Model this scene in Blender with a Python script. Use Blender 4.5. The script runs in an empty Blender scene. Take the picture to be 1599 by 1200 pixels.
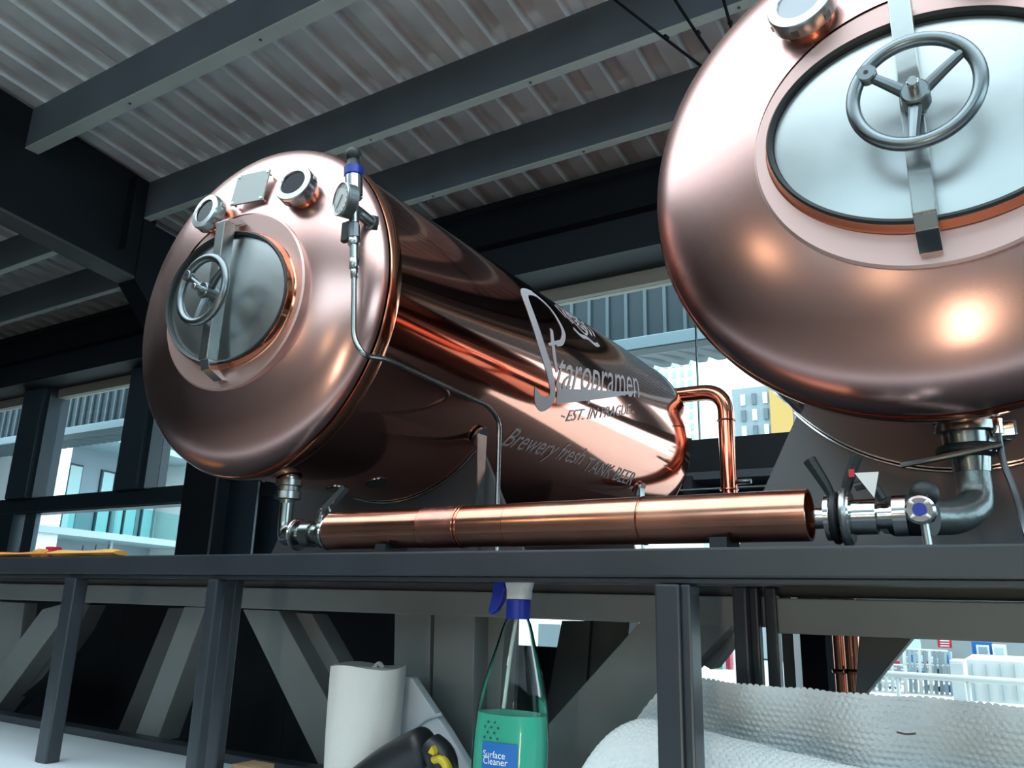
import bpy, bmesh, math, random
from mathutils import Vector, Matrix
import numpy as np
random.seed(7)
S = bpy.context.scene
C = S.collection
PI = math.pi

# ------------------------------------------------------------------ camera
YAW, PITCH, ROLL, F = 0.5607, 0.2673, 0.0267, 1258.77
fw = Vector((-math.sin(YAW)*math.cos(PITCH), math.cos(YAW)*math.cos(PITCH), math.sin(PITCH)))
rt0 = Vector((math.cos(YAW), math.sin(YAW), 0)); up0 = rt0.cross(fw)
rt = rt0*math.cos(ROLL)+up0*math.sin(ROLL); up = up0*math.cos(ROLL)-rt0*math.sin(ROLL)
cam = bpy.data.cameras.new('camera'); camo = bpy.data.objects.new('camera', cam); C.objects.link(camo)
camo.matrix_world = Matrix(((rt.x, up.x, -fw.x, 0), (rt.y, up.y, -fw.y, 0), (rt.z, up.z, -fw.z, 0), (0, 0, 0, 1)))
cam.sensor_width = 36; cam.lens = 36*F/1599; cam.clip_start = 0.02; cam.clip_end = 500
S.camera = camo
# ------------------------------------------------------------------ world, lights, exposure
W = bpy.data.worlds.new('overcast sky'); S.world = W; W.use_nodes = True
nt = W.node_tree; bg = nt.nodes['Background']
tc = nt.nodes.new('ShaderNodeTexCoord'); sx = nt.nodes.new('ShaderNodeSeparateXYZ'); cr = nt.nodes.new('ShaderNodeValToRGB')
nt.links.new(tc.outputs['Generated'], sx.inputs[0]); nt.links.new(sx.outputs['Z'], cr.inputs[0]); nt.links.new(cr.outputs[0], bg.inputs[0])
cr.color_ramp.elements[0].color = (.80, .93, 1, 1); cr.color_ramp.elements[1].color = (.90, .96, 1, 1)
bg.inputs[1].default_value = 2.1
S.view_settings.view_transform = 'Standard'; S.view_settings.look = 'None'; S.view_settings.gamma = 1
S.view_settings.use_curve_mapping = False; S.view_settings.exposure = 0.92
def portal(loc, rot, sx_, sy_):
    l = bpy.data.lights.new('window_portal', 'AREA'); l.shape = 'RECTANGLE'; l.size = sx_; l.size_y = sy_
    l.cycles.is_portal = True
    o = bpy.data.objects.new('window_portal', l); o.location = loc; o.rotation_euler = rot; C.objects.link(o)
portal((-.5, -.8, 3.45), (0, 0, 0), 10.0, 4.5)
portal((-1, 4.75, 1.1), (-PI/2, 0, 0), 16, 2.6)
portal((-.5, -6.05, 2.5), (PI/2, 0, 0), 9.0, 1.7)
portal((6.05, .3, 1.2), (0, PI/2, 0), 2.2, 8)
def lamp(x, y, z, e, r=.05, col=(1, .78, .5)):
    l = bpy.data.lights.new('lamp_light', 'POINT'); l.energy = e; l.color = col; l.shadow_soft_size = r
    o = bpy.data.objects.new('lamp_light', l); o.location = (x, y, z); C.objects.link(o)
LAMPS = [(-2.6, -2.4, 1.15), (-.9, -3.6, .35)]

# ------------------------------------------------------------------ photo ray helpers (pixel of the 1599x1200 frame -> point on a real surface)
def ray(x, y): return fw+rt*((x-799.5)/F)-up*((y-600)/F)
def at(x, y, ax, v):
    d = ray(x, y); return d*(v/d[ax])
def atx(x, y, v): return at(x, y, 0, v)
def aty(x, y, v): return at(x, y, 1, v)
def atz(x, y, v): return at(x, y, 2, v)

# ------------------------------------------------------------------ materials
MC = {}
def mat(name, col, rough=.5, metal=0, var=0, scale=8, bump=0, bscale=60, stretch=None, spec=.5, rvar=0, coord='Object'):
    if name in MC: return MC[name]
    m = bpy.data.materials.new(name); m.use_nodes = True; MC[name] = m
    n = m.node_tree.nodes; L = m.node_tree.links; b = n['Principled BSDF']
    b.inputs['Base Color'].default_value = (*col, 1); b.inputs['Roughness'].default_value = rough
    b.inputs['Metallic'].default_value = metal; b.inputs['Specular IOR Level'].default_value = spec
    t = n.new('ShaderNodeTexCoord'); mp = n.new('ShaderNodeMapping'); L.new(t.outputs[coord], mp.inputs[0])
    if stretch: mp.inputs['Scale'].default_value = stretch
    if var or rvar:
        nz = n.new('ShaderNodeTexNoise'); nz.inputs['Scale'].default_value = scale; nz.inputs['Detail'].default_value = 5
        L.new(mp.outputs[0], nz.inputs[0])
    if var:
        mx = n.new('ShaderNodeMix'); mx.data_type = 'RGBA'; mx.blend_type = 'MULTIPLY'; mx.inputs[0].default_value = 1
        r = n.new('ShaderNodeMapRange'); r.inputs[1].default_value = .3; r.inputs[2].default_value = .7
        r.inputs[3].default_value = 1-var; r.inputs[4].default_value = 1+var*.5
        L.new(nz.outputs[0], r.inputs[0]); mx.inputs['A'].default_value = (*col, 1); L.new(r.outputs[0], mx.inputs['B'])
        L.new(mx.outputs['Result'], b.inputs['Base Color'])
    if rvar:
        r = n.new('ShaderNodeMapRange'); r.inputs[1].default_value = .3; r.inputs[2].default_value = .7
        r.inputs[3].default_value = max(.02, rough-rvar); r.inputs[4].default_value = rough+rvar
        L.new(nz.outputs[0], r.inputs[0]); L.new(r.outputs[0], b.inputs['Roughness'])
    if bump:
        nb = n.new('ShaderNodeTexNoise'); nb.inputs['Scale'].default_value = bscale; nb.inputs['Detail'].default_value = 3
        L.new(mp.outputs[0], nb.inputs[0]); bp = n.new('ShaderNodeBump'); bp.inputs['Strength'].default_value = bump
        bp.inputs['Distance'].default_value = .002
        L.new(nb.outputs[0], bp.inputs['Height']); L.new(bp.outputs[0], b.inputs['Normal'])
    return m
def thin_glass(name, tint, gl=.12, rough=0.02):
    m = bpy.data.materials.new(name); m.use_nodes = True; MC[name] = m
    n = m.node_tree.nodes; L = m.node_tree.links; n.remove(n['Principled BSDF'])
    t = n.new('ShaderNodeBsdfTransparent'); t.inputs[0].default_value = (*tint, 1)
    g = n.new('ShaderNodeBsdfGlossy'); g.inputs['Roughness'].default_value = rough
    fr = n.new('ShaderNodeLayerWeight'); fr.inputs[0].default_value = gl; mx = n.new('ShaderNodeMixShader')
    L.new(fr.outputs['Fresnel'], mx.inputs[0]); L.new(t.outputs[0], mx.inputs[1]); L.new(g.outputs[0], mx.inputs[2])
    L.new(mx.outputs[0], n['Material Output'].inputs[0]); return m
def emit(name, col, s):
    m = bpy.data.materials.new(name); m.use_nodes = True; b = m.node_tree.nodes['Principled BSDF']
    b.inputs['Emission Color'].default_value = (*col, 1); b.inputs['Emission Strength'].default_value = s; MC[name] = m; return m

COP = (.80, .44, .36)
m_head = mat('satin copper', (.70, .435, .40), .26, 1, var=.06, scale=2.5, rvar=.03)
m_shell = mat('polished copper', (.82, .36, .27), .075, 1, var=.05, scale=2, bump=.035, bscale=3)
m_collar = mat('matt pink copper collar', (.66, .46, .43), .5, 1)
m_lip = mat('polished copper lip', (.80, .33, .20), .14, 1)
m_pipe = mat('copper pipe', (.76, .36, .25), .2, 1, var=.35, scale=6, rvar=.07, bump=.08, bscale=20)
m_pipe2 = mat('tarnished copper pipe', (.60, .27, .21), .24, 1, var=.35, scale=14, rvar=.08)
m_cpipe = mat('bright copper pipe', (.74, .30, .20), .12, 1)
m_steel = mat('brushed stainless', (.44, .475, .475), .28, 1, var=.08, scale=5, rvar=.06, bump=.05, bscale=100)
m_door = mat('stainless hatch plate', (.50, .535, .54), .34, 1, var=.10, scale=9, rvar=.05, bump=.04, bscale=7)
m_cast = mat('cast steel', (.22, .255, .27), .34, 1, rvar=.05, scale=20)
m_chrome = mat('polished steel', (.75, .78, .78), .12, 1)
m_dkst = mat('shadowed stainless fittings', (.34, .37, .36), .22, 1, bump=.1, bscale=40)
m_rub = mat('black rubber', (.01, .015, .018), .5)
m_saddle = mat('grey stainless saddle', (.15, .155, .165), .35, .6, var=.06, scale=3)
m_frame = mat('dark grey painted frame', (.026, .033, .041), .35, 0, var=.2, scale=6, bump=.2, bscale=30, spec=.6)
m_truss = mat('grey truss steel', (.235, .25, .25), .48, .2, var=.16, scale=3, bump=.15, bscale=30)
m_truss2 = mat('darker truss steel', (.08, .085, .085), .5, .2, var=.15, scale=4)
m_beam = mat('dark slate beam', (.11, .135, .158), .55, 0, var=.22, scale=1.6)
m_flange = mat('pale beam flange', (.48, .53, .49), .5, 0, var=.12, scale=2)
m_raft = mat('near black rafter', (.006, .009, .013), .6, 0, var=.2, scale=2, spec=.25)
m_deck = mat('galvanised roof sheet', (.76, .785, .80), .5, .05, var=.15, scale=4)
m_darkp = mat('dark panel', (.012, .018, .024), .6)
m_wframe = mat('dark window frame', (.03, .045, .06), .4)
m_wface = mat('blue grey mullion cover', (.07, .105, .13), .35, .3)
m_cream = mat('cream window head', (.34, .32, .27), .6)
m_floor = mat('concrete floor', (.15, .135, .125), .5, 0, var=.2, scale=2)
m_wall = mat('grey plaster wall', (.22, .22, .22), .7, 0, var=.1)
m_white = mat('white laminate', (.62, .68, .72), .35, 0, var=.03)
m_paper = mat('white paper towel', (.66, .64, .60), .9, 0, bump=.6, bscale=120, var=.05)
m_cloth = mat('white sheet', (.70, .73, .78), .8, 0, bump=.3, bscale=14)
m_tool = mat('black tool plastic', (.012, .014, .017), .4, 0, bump=.2, bscale=80)
m_yel = mat('yellow tool plastic', (.55, .40, .02), .45)
m_bub = mat('bubble wrap film', (.82, .86, .87), .3, 0, spec=.6, bump=1.0, bscale=160)
m_bub.node_tree.nodes['Principled BSDF'].inputs['Subsurface Weight'].default_value = .4
m_bub.node_tree.nodes['Principled BSDF'].inputs['Subsurface Radius'].default_value = (.01, .01, .01)
m_blue = mat('deep blue plastic', (.012, .03, .33), .35)
m_wplas = mat('white plastic', (.68, .70, .70), .35)
m_lblue = mat('blue label', (.01, .13, .42), .5)
m_ink = mat('white lettering', (.80, .84, .86), .5)
m_decal = mat('frosted vinyl lettering', (.60, .60, .64), .55)
m_blk = mat('black print', (.02, .05, .06), .5)
m_org = mat('orange strap', (.62, .22, .03), .6, bump=.3, bscale=40)
m_red = mat('red paint', (.5, .02, .04), .5)
m_glass = thin_glass('window glass', (.86, .95, .97), .08)
m_bal = thin_glass('balcony glass', (.74, .93, .92), .12)
m_bott = thin_glass('clear bottle plastic', (.95, .98, .97), .22, .03)
m_clear = thin_glass('gauge glass', (.95, .97, .97), .1)
m_liq = mat('green cleaning liquid', (.10, .64, .46), .1, 0)
b_ = m_liq.node_tree.nodes['Principled BSDF']; b_.inputs['Transmission Weight'].default_value = .1; b_.inputs['IOR'].default_value = 1.33
b_.inputs['Roughness'].default_value = .15

# ------------------------------------------------------------------ object helpers
def tag(o, label=None, cat=None, group=None, kind=None):
    if label: o['label'] = label
    if cat: o['category'] = cat
    if group: o['group'] = group
    if kind: o['kind'] = kind
    return o
def thing(name, loc, label, cat, group=None, kind=None):
    o = bpy.data.objects.new(name, None); o.empty_display_size = .05; o.location = loc; C.objects.link(o)
    return tag(o, label, cat, group, kind)
def wloc(o):
    v = Vector((0, 0, 0))
    while o: v += Vector(o.location); o = o.parent
    return v
def frame(d):
    d = Vector(d).normalized(); a = Vector((0, 0, 1)) if abs(d.z) < .9 else Vector((1, 0, 0))
    u = d.cross(a).normalized(); return u, d.cross(u).normalized(), d
class MB:
    def __init__(s): s.v = []; s.f = []; s.sm = []
    def add(s, vs, fs, smooth=False):
        k = len(s.v); s.v += [Vector(v) for v in vs]; s.f += [tuple(i+k for i in f) for f in fs]; s.sm += [smooth]*len(fs); return s
    def box(s, a, b):
        x0, y0, z0 = a; x1, y1, z1 = b
        return s.add([(x, y, z) for x in (x0, x1) for y in (y0, y1) for z in (z0, z1)],
                     [(0, 1, 3, 2), (4, 6, 7, 5), (0, 4, 5, 1), (2, 3, 7, 6), (0, 2, 6, 4), (1, 5, 7, 3)])
    def obox(s, c, ax, ay, az):   # oriented box, half vectors
        c = Vector(c); ax, ay, az = Vector(ax), Vector(ay), Vector(az)
        return s.add([c+ax*i+ay*j+az*k for i in (-1, 1) for j in (-1, 1) for k in (-1, 1)],
                     [(0, 1, 3, 2), (4, 6, 7, 5), (0, 4, 5, 1), (2, 3, 7, 6), (0, 2, 6, 4), (1, 5, 7, 3)])
    def prism(s, poly, ext):
        n = len(poly); e = Vector(ext); P = [Vector(q) for q in poly]
        return s.add(P+[q+e for q in P], [tuple(range(n)), tuple(range(2*n-1, n-1, -1))]+[(i, i+n, (i+1) % n+n, (i+1) % n) for i in range(n)])
    def rings(s, R, closed=False, cap=True, smooth=True):
        n = len(R[0]); vs = [v for r in R for v in r]; fs = []
        m = len(R)
        for i in range(m if closed else m-1):
            j = (i+1) % m
            fs += [(i*n+k, i*n+(k+1) % n, j*n+(k+1) % n, j*n+k) for k in range(n)]
        s.add(vs, fs, smooth)
        if cap and not closed:
            s.add(R[0], [tuple(range(n-1, -1, -1))]); s.add(R[-1], [tuple(range(n))])
        return s
    def lathe(s, o, d, prof, n=40, cap=True):   # prof: (along, radius)
        u, w, d = frame(d); o = Vector(o)
        return s.rings([[o+d*t+(u*math.cos(2*PI*k/n)+w*math.sin(2*PI*k/n))*max(r, 1e-5) for k in range(n)] for t, r in prof], cap=cap)
    def cyl(s, a, b, r, n=24, r2=None, bev=0):
        a, b = Vector(a), Vector(b); L = (b-a).length; r2 = r if r2 is None else r2
        pr = [(0, r-bev), (bev, r), (L-bev, r2), (L, r2-bev)] if bev else [(0, r), (L, r2)]
        return s.lathe(a, b-a, pr, n)
    def tube(s, pts, r, n=12, sub=8):
        P = smooth_path(pts, sub) if sub else [Vector(q) for q in pts]
        R = []; u = None
        for i, q in enumerate(P):
            t = (P[min(i+1, len(P)-1)]-P[max(i-1, 0)]).normalized()
            if u is None: u = frame(t)[0]
            u = (u-t*u.dot(t)).normalized(); w = t.cross(u)
            rr = r(i/(len(P)-1)) if callable(r) else r
            R.append([q+(u*math.cos(2*PI*k/n)+w*math.sin(2*PI*k/n))*rr for k in range(n)])
        return s.rings(R)
    def torus(s, c, d, R_, r, n=48, m=14, a0=0, a1=2*PI):
        u, w, d = frame(d); c = Vector(c); full = abs(a1-a0-2*PI) < 1e-6
        RR = []
        for i in range(n if full else n+1):
            a = a0+(a1-a0)*i/n; e = u*math.cos(a)+w*math.sin(a)
            RR.append([c+e*(R_+r*math.cos(2*PI*k/m))+d*r*math.sin(2*PI*k/m) for k in range(m)])
        return s.rings(RR, closed=full)
    def sphere(s, c, r, n=20, sc=(1, 1, 1)):
        c = Vector(c); return s.rings([[c+Vector((sc[0]*r*math.sin(a)*math.cos(2*PI*k/n), sc[1]*r*math.sin(a)*math.sin(2*PI*k/n), sc[2]*r*math.cos(a))) for k in range(n)]
                        for a in [1e-3+(PI-2e-3)*i/12 for i in range(13)]])
    def build(s, name, m, parent=None, bevel=0, label=None, fix=True):
        me = bpy.data.meshes.new(name); off = wloc(parent) if parent else Vector((0, 0, 0))
        me.from_pydata([tuple(v-off) for v in s.v], [], s.f); me.materials.append(m)
        me.polygons.foreach_set('use_smooth', s.sm)
        if fix:
            b = bmesh.new(); b.from_mesh(me); bmesh.ops.remove_doubles(b, verts=b.verts, dist=1e-6); bmesh.ops.recalc_face_normals(b, faces=b.faces)
            if bevel:
                es = [e for e in b.edges if len(e.link_faces) == 2 and e.calc_face_angle(0) > .6]
                bmesh.ops.bevel(b, geom=es, offset=bevel, segments=2, profile=.6, affect='EDGES')
            for e in b.edges: e.smooth = not (len(e.link_faces) == 2 and e.calc_face_angle(0) > .62)
            b.to_mesh(me); b.free()
        o = bpy.data.objects.new(name, me); C.objects.link(o)
        if parent: o.parent = parent
        if label: o['label'] = label
        return o
def smooth_path(pts, sub):
    P = [Vector(q) for q in pts]; out = []
    for i in range(len(P)-1):
        p0 = P[max(i-1, 0)]; p1 = P[i]; p2 = P[i+1]; p3 = P[min(i+2, len(P)-1)]
        for k in range(sub):
            t = k/sub; out.append(.5*((2*p1)+(p2-p0)*t+(2*p0-5*p1+4*p2-p3)*t*t+(3*p1-3*p2+p3-p0)*t**3))
    out.append(P[-1]); return out
def corner(pts, r, n=6):      # polyline with rounded corners
    P = [Vector(q) for q in pts]; out = [P[0]]
    for i in range(1, len(P)-1):
        a = (P[i-1]-P[i]); b = (P[i+1]-P[i]); rr = min(r, a.length*.45, b.length*.45)
        A = P[i]+a.normalized()*rr; B = P[i]+b.normalized()*rr
        out += [A*(1-t)**2+P[i]*2*t*(1-t)+B*t*t for t in [k/n for k in range(n+1)]]
    out.append(P[-1]); return out
def box(name, a, b, m, parent=None, bevel=0, label=None): return MB().box(a, b).build(name, m, parent, bevel, label)

# ================================================================== SETTING
FL = -1.6
XL, XR, YB, YW = -14.0, 6.0, -6.0, 4.6
tag(box('floor', (XL, YB, FL-.1), (XR, YW, FL), m_floor), 'grey brown concrete floor below the tanks', 'floor', kind='structure')
RS = .12
def rz(y): return 3.31-RS*y       # underside of the roof sheeting
# roof sheeting: trapezoid profile, one object per sheet
ceil = thing('ceiling', (0, 3, rz(3)), 'pale ribbed metal roof sheeting above the tanks', 'roof', kind='structure')
P_ = .2225; Y0, Y1 = 1.42, 4.85
def sheet(x0, nr):
    mb = MB(); pr = []
    for i in range(nr):
        b = x0+i*P_; pr += [(b, 0), (b+.108, 0), (b+.124, .060), (b+.2065, .060)]
    pr.append((x0+nr*P_, 0))
    if nr: pr.append((x0+nr*P_+.02, -.002))
    k = len(pr); vs = []
    for y in (Y0, Y1):
        vs += [(x, y, rz(y)+z) for x, z in pr]
    mb.add(vs, [(i, i+1, k+i+1, k+i) for i in range(k-1)])
    return mb.build('roof_sheet', m_deck, ceil)
x = -14.02
while x < 6:
    sheet(x, 4); x += 4*P_
tag(MB().prism([(XL, Y0-.02, rz(Y0)+.10), (XL, Y1, rz(Y1)+.10), (XL, Y1, rz(Y1)+.2), (XL, Y0-.02, rz(Y0)+.2)], (XR-XL, 0, 0)).build('trim_1', m_darkp),
    'dark roof build up over the ribbed sheets', 'roof', kind='structure')
# purlins : C section, web faces the viewer, flange points to the wall
def purlin(y, top, depth, fl, label):
    t = thing('purlin', (-2, y, top-depth), label, 'beam', 'roof purlins', 'structure')
    MB().box((XL, y, top-depth), (XR, y+.012, top)).build('web', m_beam, t)
    MB().box((XL, y, top-depth-.008), (XR, y+fl, top-depth)).build('flange', m_flange, t, label='pale bottom flange')
    mb = MB()
    xx = -9.6
    while xx < 2: mb.cyl((xx, y+fl*.5, top-depth-.012), (xx, y+fl*.5, top-depth-.008), .008, 8); xx += 1.1
    mb.build('bolt_row', m_frame, t)['kind'] = 'stuff'
    return t
purlin(2.23, rz(2.23), .28, .085, 'slate purlin nearest the viewer with a cream flange, top left of the photo')
purlin(3.10, rz(3.10), .285, .055, 'slate purlin second from the viewer, passing just above the left tank')
purlin(3.72, rz(3.72), .29, .05, 'slate purlin nearest the window wall with a blue green flange')
# eaves fascia box
tag(box('trim_2', (XL, 4.25, 2.13), (XR, YW+.15, 2.72), m_darkp), 'dark eaves box over the window wall', 'trim', kind='structure')
tag(box('trim_3', (XL, 4.17, 2.36), (XR, 4.25, 2.62), m_raft), 'dark timber fascia in front of the eaves box', 'trim', kind='structure')
# rafter along y on the left
rf = thing('rafter', (-5.3, 3, rz(3)-.75), 'near black deep steel rafter running down to the left window wall', 'beam', kind='structure')
def para(x0, x1, za, zb, ya=Y0-.02, yb=4.25):  # sloped box following the roof
    return MB().prism([(x0, ya, rz(ya)-za), (x0, yb, rz(yb)-za), (x0, yb, rz(yb)-zb), (x0, ya, rz(ya)-zb)], (x1-x0, 0, 0))
para(-5.162, -5.15, 0, .745, yb=3.2).build('web', m_raft, rf)
para(-5.34, -5.15, .745, .765, yb=3.2).build('bottom_flange', m_truss2, rf)
for yy in (2.0, 2.95): box('stiffener', (-5.149, yy, rz(yy)-.62), (-5.06, yy+.012, rz(yy)-.06), m_raft, rf)
MB().prism([(-5.34, 3.1, rz(3.1)-.3), (-5.34, 4.25, rz(4.25)-.3), (-5.34, 4.25, .9), (-5.34, 3.95, 1.25), (-5.34, 3.1, rz(3.1)-.77)], (.2, 0, 0)).build('haunch', m_raft, rf)
# walls
box_ = lambda n, a, b, m, lab, cat='wall': tag(box(n, a, b, m), lab, cat, kind='structure')
box_('wall_left', (XL-.2, YB, FL), (XL, YW, 4.2), m_darkp, 'dark left end wall')
wk = thing('wall_back', (-1, YB, FL), 'grey wall with a wide window behind the viewer', 'wall', kind='structure')
for a, b, z0, z1 in ((XL, -5, FL, 4.3), (4, XR, FL, 4.3), (-5, 4, FL, 1.6), (-5, -2.8, 1.6, 3.3), (-5, 4, 3.3, 4.3)): box('wall_panel', (a, YB-.2, z0), (b, YB, z1), m_wall, wk)
w8 = thing('window_17', (-.5, YB-.1, 1.6), 'wide window behind the viewer', 'window', kind='structure')
for xx in (-5, -2.8, -.6, 1.6, 3.95): box('window_frame', (xx, YB-.12, 1.6), (xx+.06, YB-.04, 3.3), m_wframe, w8)
MB().box((-5, YB-.09, 1.6), (4, YB-.08, 3.3)).build('window_pane', m_glass, w8)
wr = thing('wall_right', (XR, -1, FL), 'dark right wall with a long window', 'wall', kind='structure')
box('wall_panel', (XR, YB, FL), (XR+.2, YW, .1), m_wall, wr); box('wall_panel', (XR, YB, 2.3), (XR+.2, YW, 4.3), m_wall, wr)
box('wall_panel', (XR, 4.3, .1), (XR+.2, YW, 2.3), m_wall, wr); box('wall_panel', (XR, YB, .1), (XR+.2, -3.7, 2.3), m_wall, wr)
w9 = thing('window_9', (XR+.05, 0, .1), 'long side window on the right wall', 'window', kind='structure')
for yy in (-3.7, -1.7, .3, 2.3, 4.2): box('window_frame', (XR, yy, .1), (XR+.1, yy+.1, 2.3), m_wframe, w9)
MB().box((XR+.04, -3.7, .1), (XR+.05, 4.3, 2.3)).build('window_pane', m_glass, w9)
# rooflight over the near half of the hall
rl = thing('window_10', (-4, -2, 3.4), 'clear rooflight over the viewer', 'window', kind='structure')
for yy in np.arange(-3.0, 1.4, 1.45): box('glazing_bar', (-5.5, yy, rz(yy)-.05), (4.5, yy+.05, rz(yy)+.03), m_frame, rl)
MB().add([(-5.5, -3, rz(-3)+.04), (4.5, -3, rz(-3)+.04), (4.5, Y0, rz(Y0)+.04), (-5.5, Y0, rz(Y0)+.04)], [(0, 1, 2, 3)]).build('window_pane', m_glass, rl)
for a, b in ((XL, -5.5), (4.5, XR)):
    tag(MB().prism([(a, YB, rz(YB)), (a, Y0, rz(Y0)), (a, Y0, rz(Y0)+.15), (a, YB, rz(YB)+.15)], (b-a, 0, 0)).build('trim_%d' % (4 if a == XL else 5), m_deck),
        'solid roof strip beside the rooflight, ' + ('left' if a == XL else 'right') + ' side', 'roof', kind='structure')
tag(MB().prism([(-5.5, YB, rz(YB)), (-5.5, -3, rz(-3)), (-5.5, -3, rz(-3)+.15), (-5.5, YB, rz(YB)+.15)], (10, 0, 0)).build('trim_7', m_deck), 'solid roof behind the rooflight', 'roof', kind='structure')
# window wall -------------------------------------------------------
wb = thing('wall_far', (-4, YW, FL), 'dark framed window wall behind the tanks', 'wall', kind='structure')
box('wall_panel', (XL, YW, FL), (XR, YW+.15, -1.0), m_wall, wb)
box('transom', (XL, YW-.04, .79), (XR, YW+.12, .945), m_wframe, wb)
box('transom_lip', (XL, YW-.06, .80), (XR, YW-.04, .812), m_wface, wb)
OPEN = [(-13.4, -11.3), (-10.85, -9.2), (-8.68, -7.26), (-6.79, -5.62), (-4.95, -3.4), (-2.95, -.35), (-.1, 1.9), (2.3, 5.7)]
edges = [XL]+[e for o in OPEN for e in o]+[XR]
for i in range(0, len(edges), 2):
    a, b = edges[i], edges[i+1]
    box('mullion', (a, YW-.10, .945), (b, YW+.12, 2.13), m_wframe, wb)
    if b-a > .3: box('mullion_cover', (a+.06, YW-.14, .945), (b-.07, YW-.10, 2.13), m_wface, wb)
for i, (a, b) in enumerate(OPEN):
    w = thing('window_%d' % (i+1), ((a+b)/2, YW, .945),
              {1: 'upper window at the left edge of the photo', 2: 'upper window between two blue grey mullions, showing the balconies', 3: 'upper window partly hidden by the left tank head',
               5: 'wide upper window behind the far end of the left tank'}.get(i, 'upper window of the far wall hidden from the viewer, bay %d' % (i+1)), 'window', kind='structure')
    box('window_head', (a, YW-.02, 2.035), (b, YW+.08, 2.13), m_cream, w)
    MB().box((a, YW+.03, .945), (b, YW+.036, 2.035)).build('window_pane', m_glass, w)
    for xx in ([-1.565] if i == 5 else []): box('pane_joint', (xx-.003, YW+.02, .945), (xx+.003, YW+.045, 2.035), m_wframe, w)
    if i in (0, 1, 2, 3): box('sill_line', (a, YW-.03, .945), (b, YW+.03, .96), m_wframe, w)
# lower band
LOW = [(-13.4, -9.3), (-9.02, -5.77), (-4.95, -3.2), (-2.9, -1.05), (-.75, 5.6)]
edges = [XL]+[e for o in LOW for e in o]+[XR]
for i in range(0, len(edges), 2):
    box('lower_mullion', (edges[i], YW-.08, -1.0), (edges[i+1], YW+.12, .79), m_wframe, wb)
for i, (a, b) in enumerate(LOW):
    w = thing('window_%d' % (11+i), ((a+b)/2, YW, -1), {1: 'lower window above the ledge at the left with balconies behind', 3: 'lower window behind the upright copper pipe',
              4: 'lower window at the right showing the market'}.get(i, 'lower window of the far wall hidden from the viewer, bay %d' % (i+1)), 'window', kind='structure')
    MB().box((a, YW+.03, -1.0), (b, YW+.036, .79)).build('window_pane', m_glass, w)
    if i == 1: box('pane_joint', (-8.93, YW, -1), (-8.72, YW+.05, .79), m_wface, w)
# dark roller box and rail standing before the lower right windows
rb = thing('spandrel_box', (-2, 4.3, .35), 'dark boxed spandrel with a thin rail behind the upright copper pipe', 'panel')
box('panel', (-3.2, 4.36, .43), (-.55, 4.44, .93), m_darkp, rb); box('soffit', (-3.2, 4.1, .66), (-.55, 4.36, .70), m_beam, rb)
box('panel', (-3.2, 4.1, .44), (-.55, 4.36, .47), m_beam, rb); MB().cyl((-3.2, 4.05, .60), (-.55, 4.05, .60), .008, 8).build('rail', m_cast, rb)
box('upright', (-1.48, 4.08, .46), (-1.43, 4.36, .68), m_wframe, rb)
# column left behind tank
col = thing('trim_6', (-5.3, 4.3, FL), 'dark steel column behind the left tank', 'column', kind='structure')
box('column_flange', (-5.66, 4.28, FL), (-5.0, 4.30, 1.6), m_wframe, col); box('column_web', (-5.35, 4.0, FL), (-5.33, 4.28, 1.6), m_wframe, col)
box('column_flange', (-5.5, 3.98, FL), (-5.12, 4.0, 1.6), m_raft, col)

# ================================================================== OUTSIDE
tag(box('ground', (-90, YW+.2, -1.75), (60, 90, -1.65), mat('pale paving', (.5, .5, .48), .8, var=.1)), 'pale paved ground outside the windows', 'ground', kind='structure')
# canopy outside
cn = thing('canopy', (-4, 6.6, 2.1), 'blue grey ribbed metal canopy with a pale gutter outside the windows', 'canopy')
m_can = mat('blue grey cladding', (.022, .042, .052), .45, .3, var=.15, scale=2)
m_seam = mat('cladding seam', (.09, .13, .15), .45)
m_gut = mat('pale blue gutter', (.26, .36, .40), .4)
k = 0; xx = -16.0
while xx < 4:
    MB().box((xx, 6.56, 2.36), (xx+.186, 6.60, 3.3)).build('cladding_panel', m_can, cn)
    MB().box((xx, 6.535, 2.36), (xx+.03, 6.56, 3.3)).build('standing_seam', m_seam, cn)
    xx += .19
box('gutter', (-16, 6.45, 2.24), (4, 6.56, 2.37), m_gut, cn, .01); box('gutter', (-16, 6.40, 2.225), (4, 6.56, 2.24), m_can, cn)
mb = MB(); xx = -16.0; pr_e = []
while xx < 4: pr_e += [(xx, 0), (xx+.08, 0), (xx+.10, .05), (xx+.17, .05)]; xx += .19
vs = [(x_, 6.6, 2.24) for x_, z_ in pr_e]+[(x_, 7.5, 2.375+z_) for x_, z_ in pr_e]; kk = len(pr_e)
mb.add(vs, [(q, q+1, kk+q+1, kk+q) for q in range(kk-1)])
mb.build('soffit_sheet', mat('dark soffit', (.03, .055, .07), .5), cn)
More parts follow.
